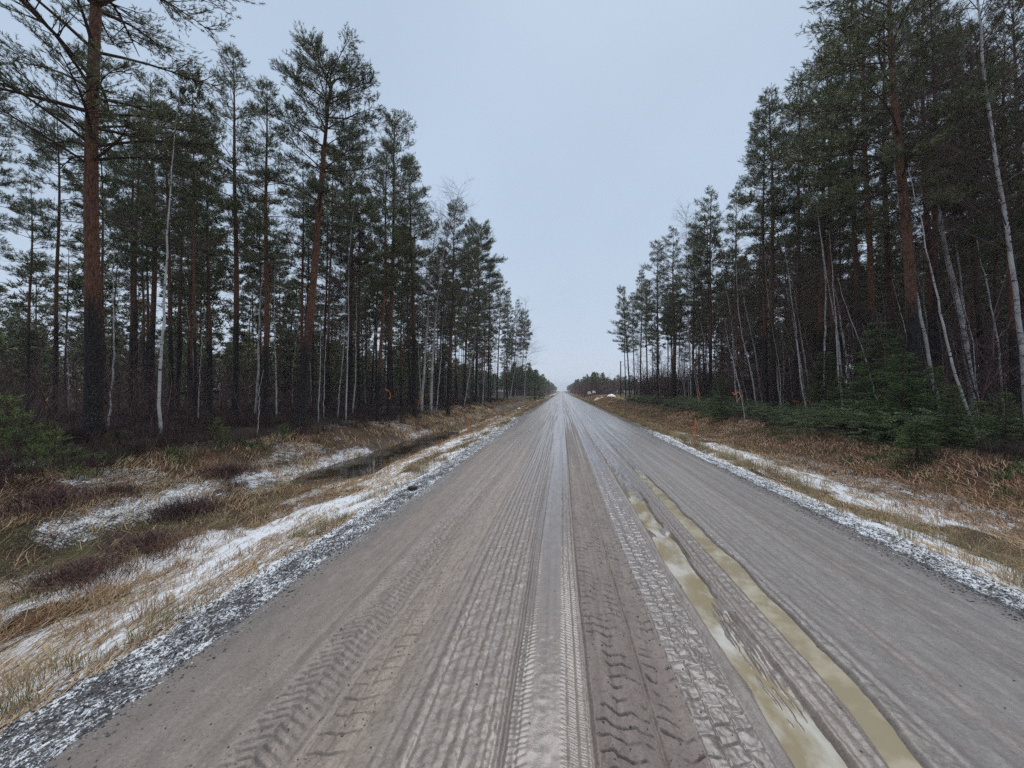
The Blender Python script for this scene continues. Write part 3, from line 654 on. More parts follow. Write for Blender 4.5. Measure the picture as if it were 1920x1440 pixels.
# ------------------------------------------------------------------ the pines one can tell apart
KEYS = []            # (name for other labels, px at eye level, side)
PLACED = []          # (x, y) of every tree stem
DITCH, BOUGH = 'the side with the water ditch', 'the side with the green boughs'
GP_L, GP_R = 'pines in the wood beside the water ditch', 'pines in the wood behind the green boughs'
def put_pine(pr, px, d, tpx, tpy, label, rz=None, sxy=1.0, group=None):
    b = at(px, 733, d); x, y = b[0], b[1]; z = gz(x, y) - 0.05; t = at(tpx, tpy, d); ax = t - np.array([x, y, z])
    PLACED.append((x, y))
    if rz is None: rz = (0 if x < 0 else math.pi) + random.uniform(-0.6, 0.6)
    return plant('pine_tree', pr, (x, y, z), float(np.linalg.norm(ax)), rz, ax, label, 'pine tree', group or (GP_L if x < 0 else GP_R), sxy)
P_ = PINES
hero = proto('pine', *pine(301, 20, 0.40, 0.32, 3.7, 0.70, droop=-0.10, fine=1.6, heavy=1.35, gaps=0.35, leaf=.6))
put_pine(hero, 176, 9.2, 199, -640, 'huge thick pine nearest the camera beside the ditch, orange bark above a black base', rz=0.4)
bent = proto('pine', *pine(302, 14.2, 0.36, 0.56, 2.1, 0.85, flat_top=1, bend=(0.35, 0), heavy=1.3, gaps=0.55, leaf=.9))
put_pine(bent, 562, 13.6, 597, 103, 'tall pine with a bent flat tufted crown and lichen on its black base', rz=0.0, sxy=1.05)
left_keys = [
 ('thin', 50, 20, 48, 325, 'slender pine standing alone against pale sky, outermost on the ditch side', 1.0),
 ('thin', 102, 17, 97, 190, 'slim straight pine with a narrow pointed crown, outward of the huge thick pine', 1.0),
 ('thin', 122, 25, 118, 450, 'small thin pine low against the sky between the slim pointed pine and the huge pine', 1.0),
 ('slim', -45, 13, -50, 60, 'dense dark pine cut off by the picture edge, beyond the huge thick pine', 1.0),
 ('slim', 245, 17, 238, 225, 'dark pine just roadward of the huge thick pine, with a shorter crown', 0.9),
 ('slim', 285, 17, 268, 128, 'tall dark pine right behind the lone white birch, leaning toward the huge pine', 1.0),
 ('thin', 331, 22, 336, 250, 'thin pine directly roadward of the lone white birch', 1.0),
 ('thin', 355, 24, 350, 300, 'thinner pine two trunks roadward of the lone white birch', 1.0),
 ('slim', 395, 18, 388, 262, 'brown pine halfway between the lone white birch and the bent flat-topped pine', 0.85),
 ('slim', 443, 15.5, 424, 84, 'pine with a big dark bushy crown, its trunk leaning off the road', 0.95),
 ('slim', 499, 15, 491, 148, 'airy pine beside the bent flat-topped pine, orange trunk with a lichen-grey foot', 1.0),
 ('inner', 612, 20, 616, 270, 'dense dark pine just roadward of the bent flat-topped pine', 1.0),
 ('edge', 655, 24, 650, 255, 'dark pine behind the thin white birch, filling the dip in the treetops', 0.9),
 ('slim', 708, 19, 722, 255, 'orange-trunked pine, shorter twin of the pair standing close together by the ditch', 0.85),
 ('edge', 731, 20, 734, 207, 'orange-trunked pine with low forked arms, taller twin of the close pair', 0.9),
 ('slim', 778, 22, 768, 290, 'black-based pine between the close pair of orange pines and the double white birch', 1.0),
 ('edge', 840, 27, 850, 375, 'pine with an orange trunk directly roadward of the double white birch', 0.85),
 ('edge', 872, 35, 878, 415, 'broad pine on the wood edge, second roadward of the double white birch', 0.8),
 ('broad', 892, 43, 900, 430, 'pine with long limbs reaching over the verge, at the step in the treetop line', 0.8),
 ('edge', 915, 50, 917, 490, 'dense green pine on the wood edge just past the limbs reaching over the verge', 0.75),
 ('edge', 932, 60, 938, 520, 'green pine on the edge halfway down to the far end of the ditch-side wood', 0.7),
 ('slim', 950, 72, 955, 540, 'dark pine third from the far end of the ditch-side wood', 0.7),
 ('edge', 962, 84, 970, 562, 'pine second from the far end of the ditch-side wood', 0.65),
 ('broad', 978, 98, 985, 590, 'last pine at the far end of the ditch-side wood, limbs drooping toward the road', 0.6),
]
for k, px, d, tx, ty, lab, sx in left_keys: put_pine(random.choice(P_[k]), px, d, tx, ty, lab, sxy=sx)
right_keys = [
 ('edge', 1181, 62, 1168, 535, 'farthest pine of the bough-side wood, one long limb stretched out toward the road', 0.75),
 ('slim', 1173, 64, 1172, 560, 'thin pine crowding the farthest pine of the bough-side wood', 0.7),
 ('edge', 1190, 59, 1188, 545, 'leafy pine right beside the farthest pine of the bough-side wood', 0.7),
 ('slim', 1201, 56, 1203, 505, 'narrow pine next to the farthest pine of the bough-side wood', 0.8),
 ('edge', 1214, 50, 1214, 520, 'leafy pine low in the far end of the bough-side treetops', 0.8),
 ('edge', 1234, 45, 1236, 448, 'broad green pine rising third from the far end of the bough-side wood', 0.85),
 ('edge', 1263, 39, 1266, 425, 'round-topped green pine fourth from the far end of the bough-side wood', 0.85),
 ('slim', 1300, 36, 1302, 425, 'pine just before the tall pointed pine over the bough bank', 0.9),
 ('edge', 1331, 30, 1340, 352, 'tall pointed pine with an orange trunk, above the pale twig-topped tree', 0.9),
 ('slim', 1384, 27, 1388, 350, 'dark pine between the tall pointed pine and the tight pair of orange trunks', 0.9),
 ('thin', 1437, 21, 1430, 205, 'thinner brown trunk of the tight pair standing before the bough bank', 1.0),
 ('slim', 1452, 20, 1444, 165, 'orange trunk of the tight pair before the bough bank, with a high pointed crown', 1.0),
 ('thin', 1491, 23, 1517, 118, 'thin dark pine with a spire-like tip next to the tight pair', 1.0),
 ('edge', 1530, 19, 1568, 60, 'dense green pine behind the ribbon-tied birches', 0.74),
 ('slim', 1566, 18, 1575, 75, 'orange-brown pine just past the ribbon-tied birches', 0.95),
 ('slim', 1606, 17, 1600, 10, 'straight brown pine behind the leaning white birch with the broken top', 0.9),
 ('edge', 1643, 14.5, 1632, -60, 'pine with the highest bushy crown over the road, orange trunk above the young spruces', .78),
 ('edge', 1682, 19, 1672, -20, 'dark pine behind the tall young spruce', 0.9),
 ('edge', 1722, 12, 1690, -190, 'thickest red-barked pine on the bough side, behind the leaning white birch', 1.15),
 ('slim', 1745, 17, 1742, -40, 'brown pine directly beyond the thickest red-barked pine', 0.95),
 ('slim', 1763, 14.5, 1752, -60, 'slim red pine on the outer side of the thickest red-barked pine', 0.8),
 ('inner', 1800, 20, 1795, 50, 'dim pine behind the big curved birch', 1.0),
 ('slim', 1846, 16, 1842, 40, 'dark straight pine between the big curved birch and the white edge birch', 0.9),
 ('thin', 1873, 19, 1872, 120, 'thin dark pine just inside the white edge birch', 1.0),
 ('edge', 1908, 15, 1915, -20, 'dark pine behind the white edge birch at the picture border', 0.9),
]
for k, px, d, tx, ty, lab, sx in right_keys: put_pine(random.choice(P_[k]), px, d, tx, ty, lab, sxy=sx)

# the inner ranks: pines further in, seen between the ones above
LM = [(50, 'the slender edge pine'), (102, 'the slim pointed pine'), (176, 'the huge thick pine'), (303, 'the lone white birch'), (443, 'the bushy-crowned pine'), (499, 'the airy pine'), (562, 'the bent flat-topped pine'),
      (650, 'the thin white birch'), (720, 'the orange pine pair'), (800, 'the double white birch'), (892, 'the overreaching limbs'), (985, 'the ditch-side wood end'),
      (1170, 'the bough-side wood end'), (1263, 'the round-topped green pine'), (1331, 'the tall pointed pine'), (1445, 'the tight pine pair'), (1515, 'the ribbon-tied birches'), (1600, 'the broken-topped birch'),
      (1722, 'the thickest red-barked pine'), (1815, 'the big curved birch'), (1900, 'the white edge birch')]
RANK = ['thickest', 'second thickest', 'third thickest', 'fourth thickest', 'fifth thickest', 'sixth thickest', 'seventh thickest', 'eighth thickest']
def free(x, y, r):
    return all((x - a) ** 2 + (y - b) ** 2 > r * r for a, b in PLACED)
inner = []
def fill(xa, xb, ya, yb, n, rmin):
    c = 0
    for _ in range(n * 30):
        x = random.uniform(xa, xb); y = ya + (yb - ya) * random.random() ** 1.25
        if not free(x, y, rmin): continue
        p = project(x, y)
        if p is None or not (-60 < p[0] < 1980): continue
        if p[0] < 185 and p[2] < 42: continue
        PLACED.append((x, y)); inner.append((x, y, p[0], p[2])); c += 1
        if c >= n: break
fill(-30, -10.3, 6, 60, 52, 1.9); fill(-20, -9.4, 30, 102, 26, 2.2)
fill(12.5, 30, 9, 58, 46, 2.1); fill(10.4, 20, 28, 62, 20, 2.0)
n_thick = len(inner); fill(-34, -13, 14, 60, 30, 1.25); fill(12.5, 30, 14, 58, 26, 1.25)
groups = {}
for ii, it in enumerate(inner):
    x, y, px, d = it
    h = random.uniform(10.5, 15.5); kind = 'thin' if ii >= n_thick else ('slim' if d < 20 and random.random() < 0.5 else ('thin' if random.random() < 0.25 else 'inner'))
    sxy = random.uniform(0.8, 1.05); it = it + (h, kind, sxy, {'slim': .27 / 15, 'thin': .19 / 13, 'inner': .19 / 14}[kind] * h * sxy / d)
    L_ = [(-200, 'the picture border')] + LM + [(2200, 'the picture border')]
    side = [q for q in L_ if (q[0] < 1050) == (px < 1050)]
    if px >= 1050: side = side
    lo = [q for q in side if q[0] <= px]; hi = [q for q in side if q[0] > px]
    lo = lo[-1][1] if lo else ('the bough-side wood end'); hi = hi[0][1] if hi else 'the ditch-side wood end'
    groups.setdefault((lo, hi, x < 0), []).append(it)
for (lo, hi, lf), its in groups.items():
    its.sort(key=lambda q: -q[7])
    for i, (x, y, px, d, h, kind, sxy, _a) in enumerate(its):
        z = gz(x, y) - 0.05
        if i < len(RANK): lab = f'{RANK[i]} inner pine between {lo} and {hi}'; g = GP_L if lf else GP_R
        else: lab = 'thin faint pine deep inside the wood on ' + ('the ditch side' if lf else 'the bough side'); g = 'faint deep pines ' + ('on the ditch side' if lf else 'on the bough side')
        plant('pine_tree', random.choice(P_[kind]), (x, y, z), h, random.random() * 6.28, (random.uniform(-.03, .03), random.uniform(-.03, .03), 1), lab, 'pine tree', g, sxy)

# ------------------------------------------------------------------ birches
GB_L, GB_R = 'birches in the wood beside the water ditch', 'birches in the wood behind the green boughs'
def put_birch(poly, d, dia, label, seed, twigs=1.0, start=0.5, spread=1.0, dd=0.0, ext=None, tw_ext=True):
    pts = [at(px, py, d + dd * i) for i, (px, py) in enumerate(poly)]
    pts = np.array(pts)
    if tw_ext: e = pts[-1] - pts[-2]; pts = np.vstack([pts, pts[-1] + e / np.linalg.norm(e) * min(2.2, 0.35 * np.linalg.norm(pts[-1] - pts[0])) + [0.1, 0, 0]])
    if ext: pts = np.vstack([pts, pts[-1] + ext])
    b = pts[0].copy(); b[2] = min(gz(b[0], b[1]), pts[0][2]) ; root = np.array([pts[0][0], pts[0][1], gz(pts[0][0], pts[0][1])])
    A = pts - root; A[0] = 0
    PLACED.append((root[0], root[1]))
    tm, cm, h = birch_on(A, dia, seed, twigs, start, spread)
    o = empty('birch_tree', root, label, 'birch', GB_L if root[0] < 0 else GB_R)
    link('trunk', tm.mesh('birch_trunk', BB), o); link('crown', cm.mesh('birch_crown', [M['twig']], smooth=False), o)
    return o
BL = [
 ([(303, 830), (299, 715), (304, 610), (308, 530), (311, 400), (314, 330)], 9.6, .085, 'lone white birch with a crooked slim stem beside the huge thick pine', .6, .6),
 ([(790, 762), (795, 700), (801, 600), (808, 480), (822, 400)], 25, .22, 'double white birch by the ditch, the straighter stem farther from the road', 1.0, .5),
 ([(808, 758), (810, 690), (816, 600), (824, 510), (842, 420), (862, 350)], 25.4, .24, 'double white birch by the ditch, the thicker stem curving toward the road', 1.2, .45),
 ([(818, 752), (825, 690), (829, 620), (834, 560)], 26, .09, 'thin white birch rubbing against the double white birch', .8, .5),
 ([(649, 792), (650, 700), (653, 610), (651, 500), (655, 440)], 17, .075, 'thin white birch standing bright before the dark pines, roadward of the bent pine', .7, .55),
 ([(633, 785), (639, 700), (645, 630), (648, 560)], 17.6, .05, 'finer birch stem leaning onto the thin white birch', .7, .5),
 ([(607, 788), (608, 700), (611, 630)], 17.3, .045, 'short pale birch stem just roadward of the bent flat-topped pine', .6, .5),
 ([(519, 775), (518, 715), (515, 640), (512, 560)], 16, .075, 'spotted birch stem between the airy pine and the bent flat-topped pine', .7, .5),
 ([(484, 818), (485, 770), (487, 725)], 12, .028, 'short white birch whip in front of the airy pine', .3, .5),
 ([(203, 838), (209, 750), (213, 650), (209, 560)], 11, .065, 'grey dim birch stem right beside the base of the huge thick pine', .8, .4),
 ([(372, 800), (374, 720), (377, 640)], 14, .035, 'fine birch whip between the lone white birch and the bushy-crowned pine', .6, .4),
 ([(870, 755), (880, 700), (890, 640), (897, 600)], 33, .11, 'birch leaning toward the road on the edge past the double white birch', .8, .45),
 ([(905, 750), (908, 700), (913, 640)], 38, .10, 'upright pale birch under the limbs reaching over the verge', .8, .45),
 ([(955, 748), (962, 710), (970, 670), (973, 640)], 58, .16, 'leaning pale birch near the far end of the ditch-side wood', .8, .4),
 ([(983, 743), (985, 700), (988, 640), (985, 560)], 80, .16, 'bare feathery birch overtopping the far end of the ditch-side wood', .6, .3),
]
for i, (pl, d, dia, lab, tw, st) in enumerate(BL): put_birch(pl, d, dia * .8, lab, 400 + i, tw * 1.6, st * .8, tw_ext='double' not in lab and 'feathery' not in lab)
BR = [
 ([(1766, 812), (1750, 720), (1735, 620), (1717, 530), (1702, 450), (1690, 365)], 13, .13, 'leaning white birch with a clean stem in front of the thickest red-barked pine', .5, .6),
 ([(1606, 787), (1592, 700), (1577, 600), (1561, 500), (1549, 425)], 18.5, .14, 'leaning white birch with the broken top, between ribbon-tied birches and young spruces', .25, .55),
 ([(1465, 782), (1456, 690), (1447, 600), (1440, 540)], 20.5, .10, 'slim leaning birch in front of the tight pair of pines', .7, .5),
 ([(1513, 782), (1503, 690), (1487, 590), (1476, 540)], 20, .085, 'thinner of the two ribbon-tied birches, nearer the tight pair', .7, .5),
 ([(1524, 772), (1512, 690), (1499, 600), (1491, 540), (1480, 480)], 20.6, .095, 'taller of the two ribbon-tied birches, touching the young spruce', .7, .5),
 ([(1828, 760), (1815, 660), (1796, 560), (1772, 430), (1748, 280), (1722, 150), (1712, 80)], 15, .25, 'big curved birch leaning far over toward the road through the pine crowns', 1.2, .45),
 ([(1822, 745), (1815, 640), (1806, 530), (1796, 430), (1785, 330)], 16, .11, 'slender birch standing close against the big curved birch', .6, .5),
 ([(1926, 640), (1908, 520), (1888, 390), (1872, 260), (1856, 110), (1848, -60), (1842, -200)], 11, .15, 'white edge birch with a thick stem and bare forked limbs against the sky', 1.5, .35),
 ([(1884, 775), (1872, 640), (1858, 550), (1840, 470)], 13, .07, 'thin pale birch between the big curved birch and the white edge birch', .6, .5),
 ([(1399, 796), (1390, 745), (1378, 690), (1368, 650)], 17.2, .045, 'small bent birch sapling wearing an orange ribbon', .6, .5),
 ([(1611, 725), (1604, 640), (1592, 575), (1583, 520)], 24, .10, 'dim birch just behind the broken-topped leaning birch', .6, .5),
 ([(1421, 760), (1408, 690), (1393, 640), (1385, 570), (1383, 500)], 22, .10, 'pale birch between the ribbon-wearing sapling and the tight pair', .8, .45),
 ([(1312, 768), (1305, 720), (1296, 670)], 27, .05, 'small birch stem with a ribbon band on the bank by the tall pointed pine', .6, .5),
 ([(1288, 470), (1286, 430), (1290, 390)], 37, .10, 'pale twig-topped birch poking above the pines near the tall pointed pine', 1.6, .0),
]
BR[-1] = ([(1296, 745), (1292, 600), (1288, 480), (1290, 395)], 37, .14, BR[-1][3], .9, .5)
for i, (pl, d, dia, lab, tw, st) in enumerate(BR): put_birch(pl, d, dia * .85, lab, 430 + i, tw * 1.8, st * .8, tw_ext='broken' not in lab and 'twig-topped' not in lab)
for lf in (True, False):
    n = 0
    for _ in range(4000):
        x = random.uniform(-22, -9.2) if lf else random.choice((random.uniform(10.0, 14.5), random.uniform(10.2, 22))); y = random.uniform(10, 75) if lf else random.choice((random.uniform(9.5, 28), random.uniform(10, 62)))
        p = project(x, y)
        if p is None or not (-40 < p[0] < 1960) or not free(x, y, 0.8): continue
        PLACED.append((x, y)); n += 1
        big = random.random() < 0.45
        plant('birch_tree', random.choice(BIRCHES if big else THINB), (x, y, gz(x, y) - .05), random.uniform(6.5, 10.5) if big else random.uniform(3.2, 6.5), random.uniform(2.2, 4.0) if not lf else random.random() * 6.28, (random.uniform(-.20, .02), random.uniform(-.06, .06), 1) if not lf else None,
              'thin pale birch stem among the inner pines on ' + ('the ditch side' if lf else 'the bough side'), 'birch', 'thin inner birches ' + ('on the ditch side' if lf else 'on the bough side'))
        if n >= (34 if lf else 64): break

# ------------------------------------------------------------------ spruces and saplings
GS = 'young spruces along the bough bank'
def put_small(name, prs, px, d, tpy, label, cat, group, sxy=1.0):
    b = at(px, 733, d); z = gz(b[0], b[1]); h = CAM_H + (733 - tpy) * d / F_PX - z
    PLACED.append((b[0], b[1]))
    return plant(name, random.choice(prs), (b[0], b[1], z - 0.03), max(0.3, h), random.random() * 6.28, None, label, cat, group, sxy)
for px, d, ty, lab, sx in [
 (1652, 12.6, 600, 'tallest young spruce on the bank, bright green behind the broken-topped birch', 1.35),
 (1692, 11.2, 655, 'bushy young spruce in front of the thickest red-barked pine', 1.4),
 (1718, 9.2, 784, 'low spreading spruce hanging over the ditch beneath the clean leaning birch', 2.4),
 (1548, 15.8, 655, 'young spruce standing against the ribbon-tied birches', 1.3),
 (1575, 14.2, 700, 'small spruce between the ribbon-tied birches and the broken-topped birch', 1.1),
 (1352, 21, 700, 'small lone spruce on the bank before the tall pointed pine', 1.0),
 (1340, 26, 716, 'tiny spruce just beyond the small lone spruce', 1.0),
 (1790, 10.0, 715, 'dark spruce at the foot of the big curved birch', 1.1),
 (1838, 9.2, 745, 'dark low spruce between the big curved birch and the white edge birch', 1.2),
 (1885, 9.0, 730, 'dark spruce under the white edge birch', 1.2),
 (1622, 14.5, 690, 'dense little spruce close behind the broken-topped birch', 1.2),
 (1752, 11.0, 680, 'spruce half hidden behind the clean leaning birch', 1.1),
 (1915, 13, 690, 'dark spruce at the picture border behind the white edge birch', 1.1)]:
    put_small('young_spruce', SPRUCES, px, d, ty, lab, 'spruce', GS, sx)
put_small('young_spruce', SPRUCES, 690, 17, 785, 'small green spruce on the ditch bank below the close pair of orange pines', 'spruce', 'spruces on the ditch side', 1.3)
put_small('young_spruce', SPRUCES, 1003, 88, 692, 'wide green spruce at the far end of the ditch-side wood', 'spruce', 'spruces on the ditch side', 1.6)
put_small('young_spruce', SPRUCES, 1012, 100, 705, 'smaller green spruce past the wide spruce at the end of the ditch-side wood', 'spruce', 'spruces on the ditch side', 1.5)
GY = 'pine saplings on the ditch bank'
for px, d, ty, lab in [
 (15, 8.5, 745, 'pine sapling at the picture border, leafy and dark'), (48, 9.0, 775, 'bushy pine sapling next to the one at the picture border'), (85, 9.5, 790, 'pine sapling in the middle of the clump before the huge thick pine'),
 (112, 8.6, 805, 'pine sapling in the clump closest to the huge thick pine'), (66, 7.8, 835, 'pale low pine sapling at the front of the clump'), (205, 8.8, 830, 'little bright pine sapling at the foot of the huge thick pine'),
 (236, 9.2, 825, 'tiny bright pine sapling between the huge thick pine and the lone white birch'), (405, 10.2, 785, 'pale green pine sapling below the bushy-crowned pine'), (425, 10.0, 800, 'smallest pine sapling, beside the pale green one'),
 (530, 11.5, 795, 'pine sapling on the bank at the foot of the bent flat-topped pine')]:
    put_small('pine_sapling', SAPLINGS, px, d * (.84 if px < 150 else 1), ty, lab, 'sapling', GY, 1.5)

# ------------------------------------------------------------------ stuff nobody could count
def replicate(mb, proto_mb, xyz, sc, rz):
    """merge many turned and scaled copies of a small mesh into one"""
    V = np.concatenate(proto_mb.V); T = np.concatenate(proto_mb.T); n = len(V)
    for (x, y, z), s, a in zip(xyz, sc, rz):
        c, q = math.cos(a), math.sin(a)
        W_ = np.stack([(V[:, 0] * c - V[:, 1] * q) * s[0] + x, (V[:, 0] * q + V[:, 1] * c) * s[0] + y, V[:, 2] * s[1] + z], 1).astype(np.float32)
        mb.V.append(W_); mb.T.append(np.clip(T + random.uniform(-.2, .2), 0, 1).astype(np.float32))
        for k in (3, 4):
            for F, Mi in zip(proto_mb.F[k], proto_mb.M[k]): mb.F[k].append(F + mb.n); mb.M[k].append(Mi)
        mb.n += n
def join(a, b, shift=0):
    for k in (3, 4):
        for F, Mi in zip(b.F[k], b.M[k]): a.F[k].append(F + a.n); a.M[k].append(Mi + shift)
    a.V += b.V; a.T += b.T; a.n += b.n
    return a
def merge(mb):
    """one array per list, so that copying is quick"""
    o = MB(); o.V = [np.concatenate(mb.V)]; o.T = [np.concatenate(mb.T)]; o.n = mb.n
    for k in (3, 4):
        if mb.F[k]: o.F[k] = [np.concatenate(mb.F[k])]; o.M[k] = [np.concatenate(mb.M[k])]
    return o
def stuff(name, mb, mats, smooth=False):
    return tag(link(name, mb.mesh(name, [M[m] for m in mats], smooth)), kind='stuff')
def scatter(n, xa, xb, ya, yb, p=1.6, dens=None):
    """points whose number falls with distance, so that they are even in the picture"""
    u = rng.random(n); x = rng.uniform(xa, xb, n)
    y = ya * (yb / ya) ** (u ** (1 / p)) if p > 0 else rng.uniform(ya, yb, n)
    if dens is not None:
        k = rng.random(n) < dens(x, y); x, y = x[k], y[k]
    return x, y

# deep woods: the trees behind the ranks one can tell apart
wp = []
for i in range(4):
    tm, cm, h = pine(500 + i, 13, 0.20, 0.30, 1.7, 0.8, lod=2); wp.append(merge(join(tm, cm, 1)))
yp = []
for i in range(4):
    tm, cm, h = pine(520 + i, 7, 0.12, 0.10, 1.35, 0.9, lod=2); yp.append(merge(join(tm, cm, 1)))
mb = MB()
for lf in (True, False):
    pts = []; n = 0
    for _ in range(8000):
        if lf: x = random.uniform(-85, -22); y = random.uniform(4, 105)
        else: x = random.uniform(22, 75); y = random.uniform(4, 62)
        p = project(x, y)
        if p is None or not (-150 < p[0] < 2070): continue
        if any((x - a) ** 2 + (y - b) ** 2 < 4.5 for a, b in pts): continue
        pts.append((x, y))
        if len(pts) >= (150 if lf else 90): break
    for x, y in pts:
        s = random.uniform(0.45, 0.9) if lf else random.uniform(0.75, 1.1)
        replicate(mb, random.choice(wp), [(x, y, gz(x, y) - .1)], [(s * 1.15, s)], [random.random() * 6.28])
for _ in range(620):
    lf = random.random() < 0.72
    x, y = (random.uniform(-95, -17), random.uniform(6, 120)) if lf else (random.uniform(19, 80), random.uniform(5, 64))
    p = project(x, y)
    if p is None or not (-100 < p[0] < 2020) or p[2] < 30: continue
    s = random.uniform(0.5, 1.15); replicate(mb, random.choice(yp), [(x, y, gz(x, y) - .1)], [(s * 1.1, s)], [random.random() * 6.28])
stuff('woods', mb, ['pine_bark', 'branch', 'pine_needle'])
# far woods along the road, and round the meadow
mb = MB(); pts = []
for _ in range(1500):
    y = 100 * (7.0) ** random.random()
    x = random.choice([-1, 1]) * (random.uniform(7.5, 40) + 0.01 * y)
    if 0 < x and y < 118 and x < 60: continue
    if x > 0 and y < 190: x = x + 0
    pts.append((x, y))
for _ in range(260): pts.append((random.uniform(14, 130), random.uniform(118, 230)))
for x, y in pts[:1000] + [(-random.uniform(8.2, 15), 104 * 7 ** random.random()) for _ in range(190)] + [(random.uniform(8.6, 15), 185 * 4 ** random.random()) for _ in range(150)]:
    s = random.uniform(0.35, 0.75) * (1.0 if y > 230 else 0.85) if abs(x) > 15 else random.uniform(.55, .85); z = gz(x, y) - .1
    if x > 0 and y < 260: s *= 0.82
    if abs(x) < 15: s *= 0.85
    replicate(mb, wp[random.randrange(4)], [(x, y, z)], [(s * 1.3, s)], [random.random() * 6.28])
stuff('far_woods', mb, ['pine_bark', 'branch', 'spruce_needle'])

# leafless saplings and brush between the trunks
def brush(seed, h, n):
    py = random.Random(seed); b = MB()
    A = wander_axis(h, 5, 0.05 * h, seed); tube(b, A, 0.011 * (1.1 - A[:, 2] / h) * (h / 3) + 0.002, 3, 0, py.uniform(.3, .8), cap=False)
    for _ in range(n):
        z = h * py.uniform(.15, .95); a = py.random() * 6.28; l = h * py.uniform(.12, .32) * (1.1 - z / h); p = on_axis(A, z); d = np.array([math.cos(a), math.sin(a), py.uniform(.6, 1.8)]); d /= np.linalg.norm(d)
        tube(b, [p, p + d * l * .5, p + d * l + [0, 0, -.03]], [.006, .004, .0015], 3, 0, py.uniform(.2, .9), cap=False)
        for _ in range(2):
            d2 = d + np.array([py.uniform(-.8, .8), py.uniform(-.8, .8), py.uniform(-.3, .4)]); o = p + d * l * py.uniform(.3, .8)
            tube(b, [o, o + d2 * l * .5], [.004, .0012], 3, 0, py.uniform(.2, .9), cap=False)
    return merge(b)
bp = [brush(600 + i, 3.0, 16) for i in range(5)]
def spread(n, xa, xb, ya, yb, hmin, hmax, wide=1.0, p=1.0, dens=None):
    x, y = scatter(n, xa, xb, ya, yb, p, dens); z = ground_z(x, y) - .05; m = MB()
    for a, b, c in zip(x, y, z):
        pr = project(a, b)
        if pr is None or not (-80 < pr[0] < 2000): continue
        h = random.uniform(hmin, hmax) / 3.0; replicate(m, random.choice(bp), [(a, b, c)], [(h * wide, h)], [random.random() * 6.28])
    return m
m = spread(1400, 11.3, 26, 8, 64, 1.6, 5.2, 1.3); join(m, spread(420, 9.8, 26, 40, 68, 1.8, 4.6, 1.6)); join(m, spread(300, 10.5, 30, 46, 66, 3, 6.5, 1.8)); stuff('brush_thicket', m, ['twig'])
m = spread(1300, -32, -10.2, 7, 104, 1.0, 3.2, 1.2); stuff('brush_thicket', m, ['twig'])
m = spread(420, -13, -6.3, 104, 330, 2.0, 5.0, 2.2, 1.0); join(m, spread(700, 6.6, 18, 112, 330, 2.5, 6.5, 2.2, 1.0)); stuff('red_brush', m, ['red_twig'])

# heather and blueberry scrub on the forest floor
def scrub(name, n, xa, xb, ya, yb, hh, dens, k=16, tint=(0, .6), mat='twig', width=.006, sp=.5):
    x, y = scatter(n, xa, xb, ya, yb, 1.0, dens); n = len(x)
    x = np.repeat(x, k) + rng.normal(0, .09, n * k); y = np.repeat(y, k) + rng.normal(0, .09, n * k); z = ground_z(x, y) - .01
    sc = np.repeat(0.6 + 0.8 * rng.random(n), k); dist = np.sqrt(x * x + y * y)
    m = MB(); ln = rng.normal(0, sp, (n * k, 3)); ln[:, 2] = 0
    blades(m, np.stack([x, y, z], 1), hh * sc * (0.5 + 0.7 * rng.random(n * k)), ln, width * (0.6 + dist / 14), 0, rng.uniform(*tint, n * k), 0.3)
    return m
m = scrub('h', 6500, -24, -7.6, 4.5, 60, .42, lambda x, y: ss(-7.4, -9.0, x) * (0.25 + 0.75 * ss(.42, .55, fbm(x / 1.6, y / 1.6, 91, 3))), 22)
join(m, scrub('h', 5000, 8.2, 24, 4.5, 62, .40, lambda x, y: ss(8.0, 9.5, x) * (0.3 + 0.7 * ss(.42, .55, fbm(x / 1.6, y / 1.6, 92, 3))), 20)); stuff('heather_scrub', m, ['twig'])
m = scrub('h', 1500, -20, -7.2, 4.5, 40, .16, lambda x, y: ss(.50, .62, fbm(x / 1.2, y / 1.2, 93, 3)), 26, (0, 1), width=.010, sp=.7)
join(m, scrub('h', 1500, 7.6, 20, 4.5, 40, .16, lambda x, y: ss(.50, .62, fbm(x / 1.2, y / 1.2, 94, 3)), 26, (0, 1), width=.010, sp=.7)); stuff('berry_scrub', m, ['spruce_needle'])

# cut spruce boughs heaped along the bank
m = MB(); n = 5200
x, y = scatter(n, 7.4, 12.0, 9.5, 60, 1.0, lambda x, y: band(x, 7.9 + 0.6 * vn(y / 4, y * 0, 95), 11.2, .4) * (0.35 + .65 * ss(.30, .5, fbm(x / 1.5, y / 2.5, 96, 2))) * ss(10, 12.5, y)); n = len(x)
hump = 0.80 * band(x, 8.2, 11.4, .5) * (0.5 + 0.9 * fbm(x / 1.1, y / 1.6, 97, 3)); z = ground_z(x, y) + hump * np.sqrt(rng.random(n)) + .03
d = rng.normal(size=(n, 3)); d[:, 2] = rng.normal(0.12, .30, n); d[:, 0] -= .35; d /= np.linalg.norm(d, axis=1)[:, None]
sh = rng.uniform(0.02, 0.98, n)
for w in range(9):
    f = (w + 1) / 9; side = np.cross(d, [0, 0, 1.0]); side /= np.linalg.norm(side, axis=1)[:, None] + 1e-6; sgn = 1 if w % 2 else -1
    o = np.stack([x, y, z], 1) + d * (f * .50) - np.array([0, 0, .10]) * f * f; dd = d * .7 + sgn * side * .7; L_ = .22 * (1.15 - f)
    needles(m, o, dd / np.linalg.norm(dd, axis=1)[:, None], np.full(n, L_), 0.045, 0.016, 9, .7, 0, np.clip(sh + rng.uniform(-.2, .2, n), 0, 1))
stuff('spruce_boughs', m, ['bough_needle'])

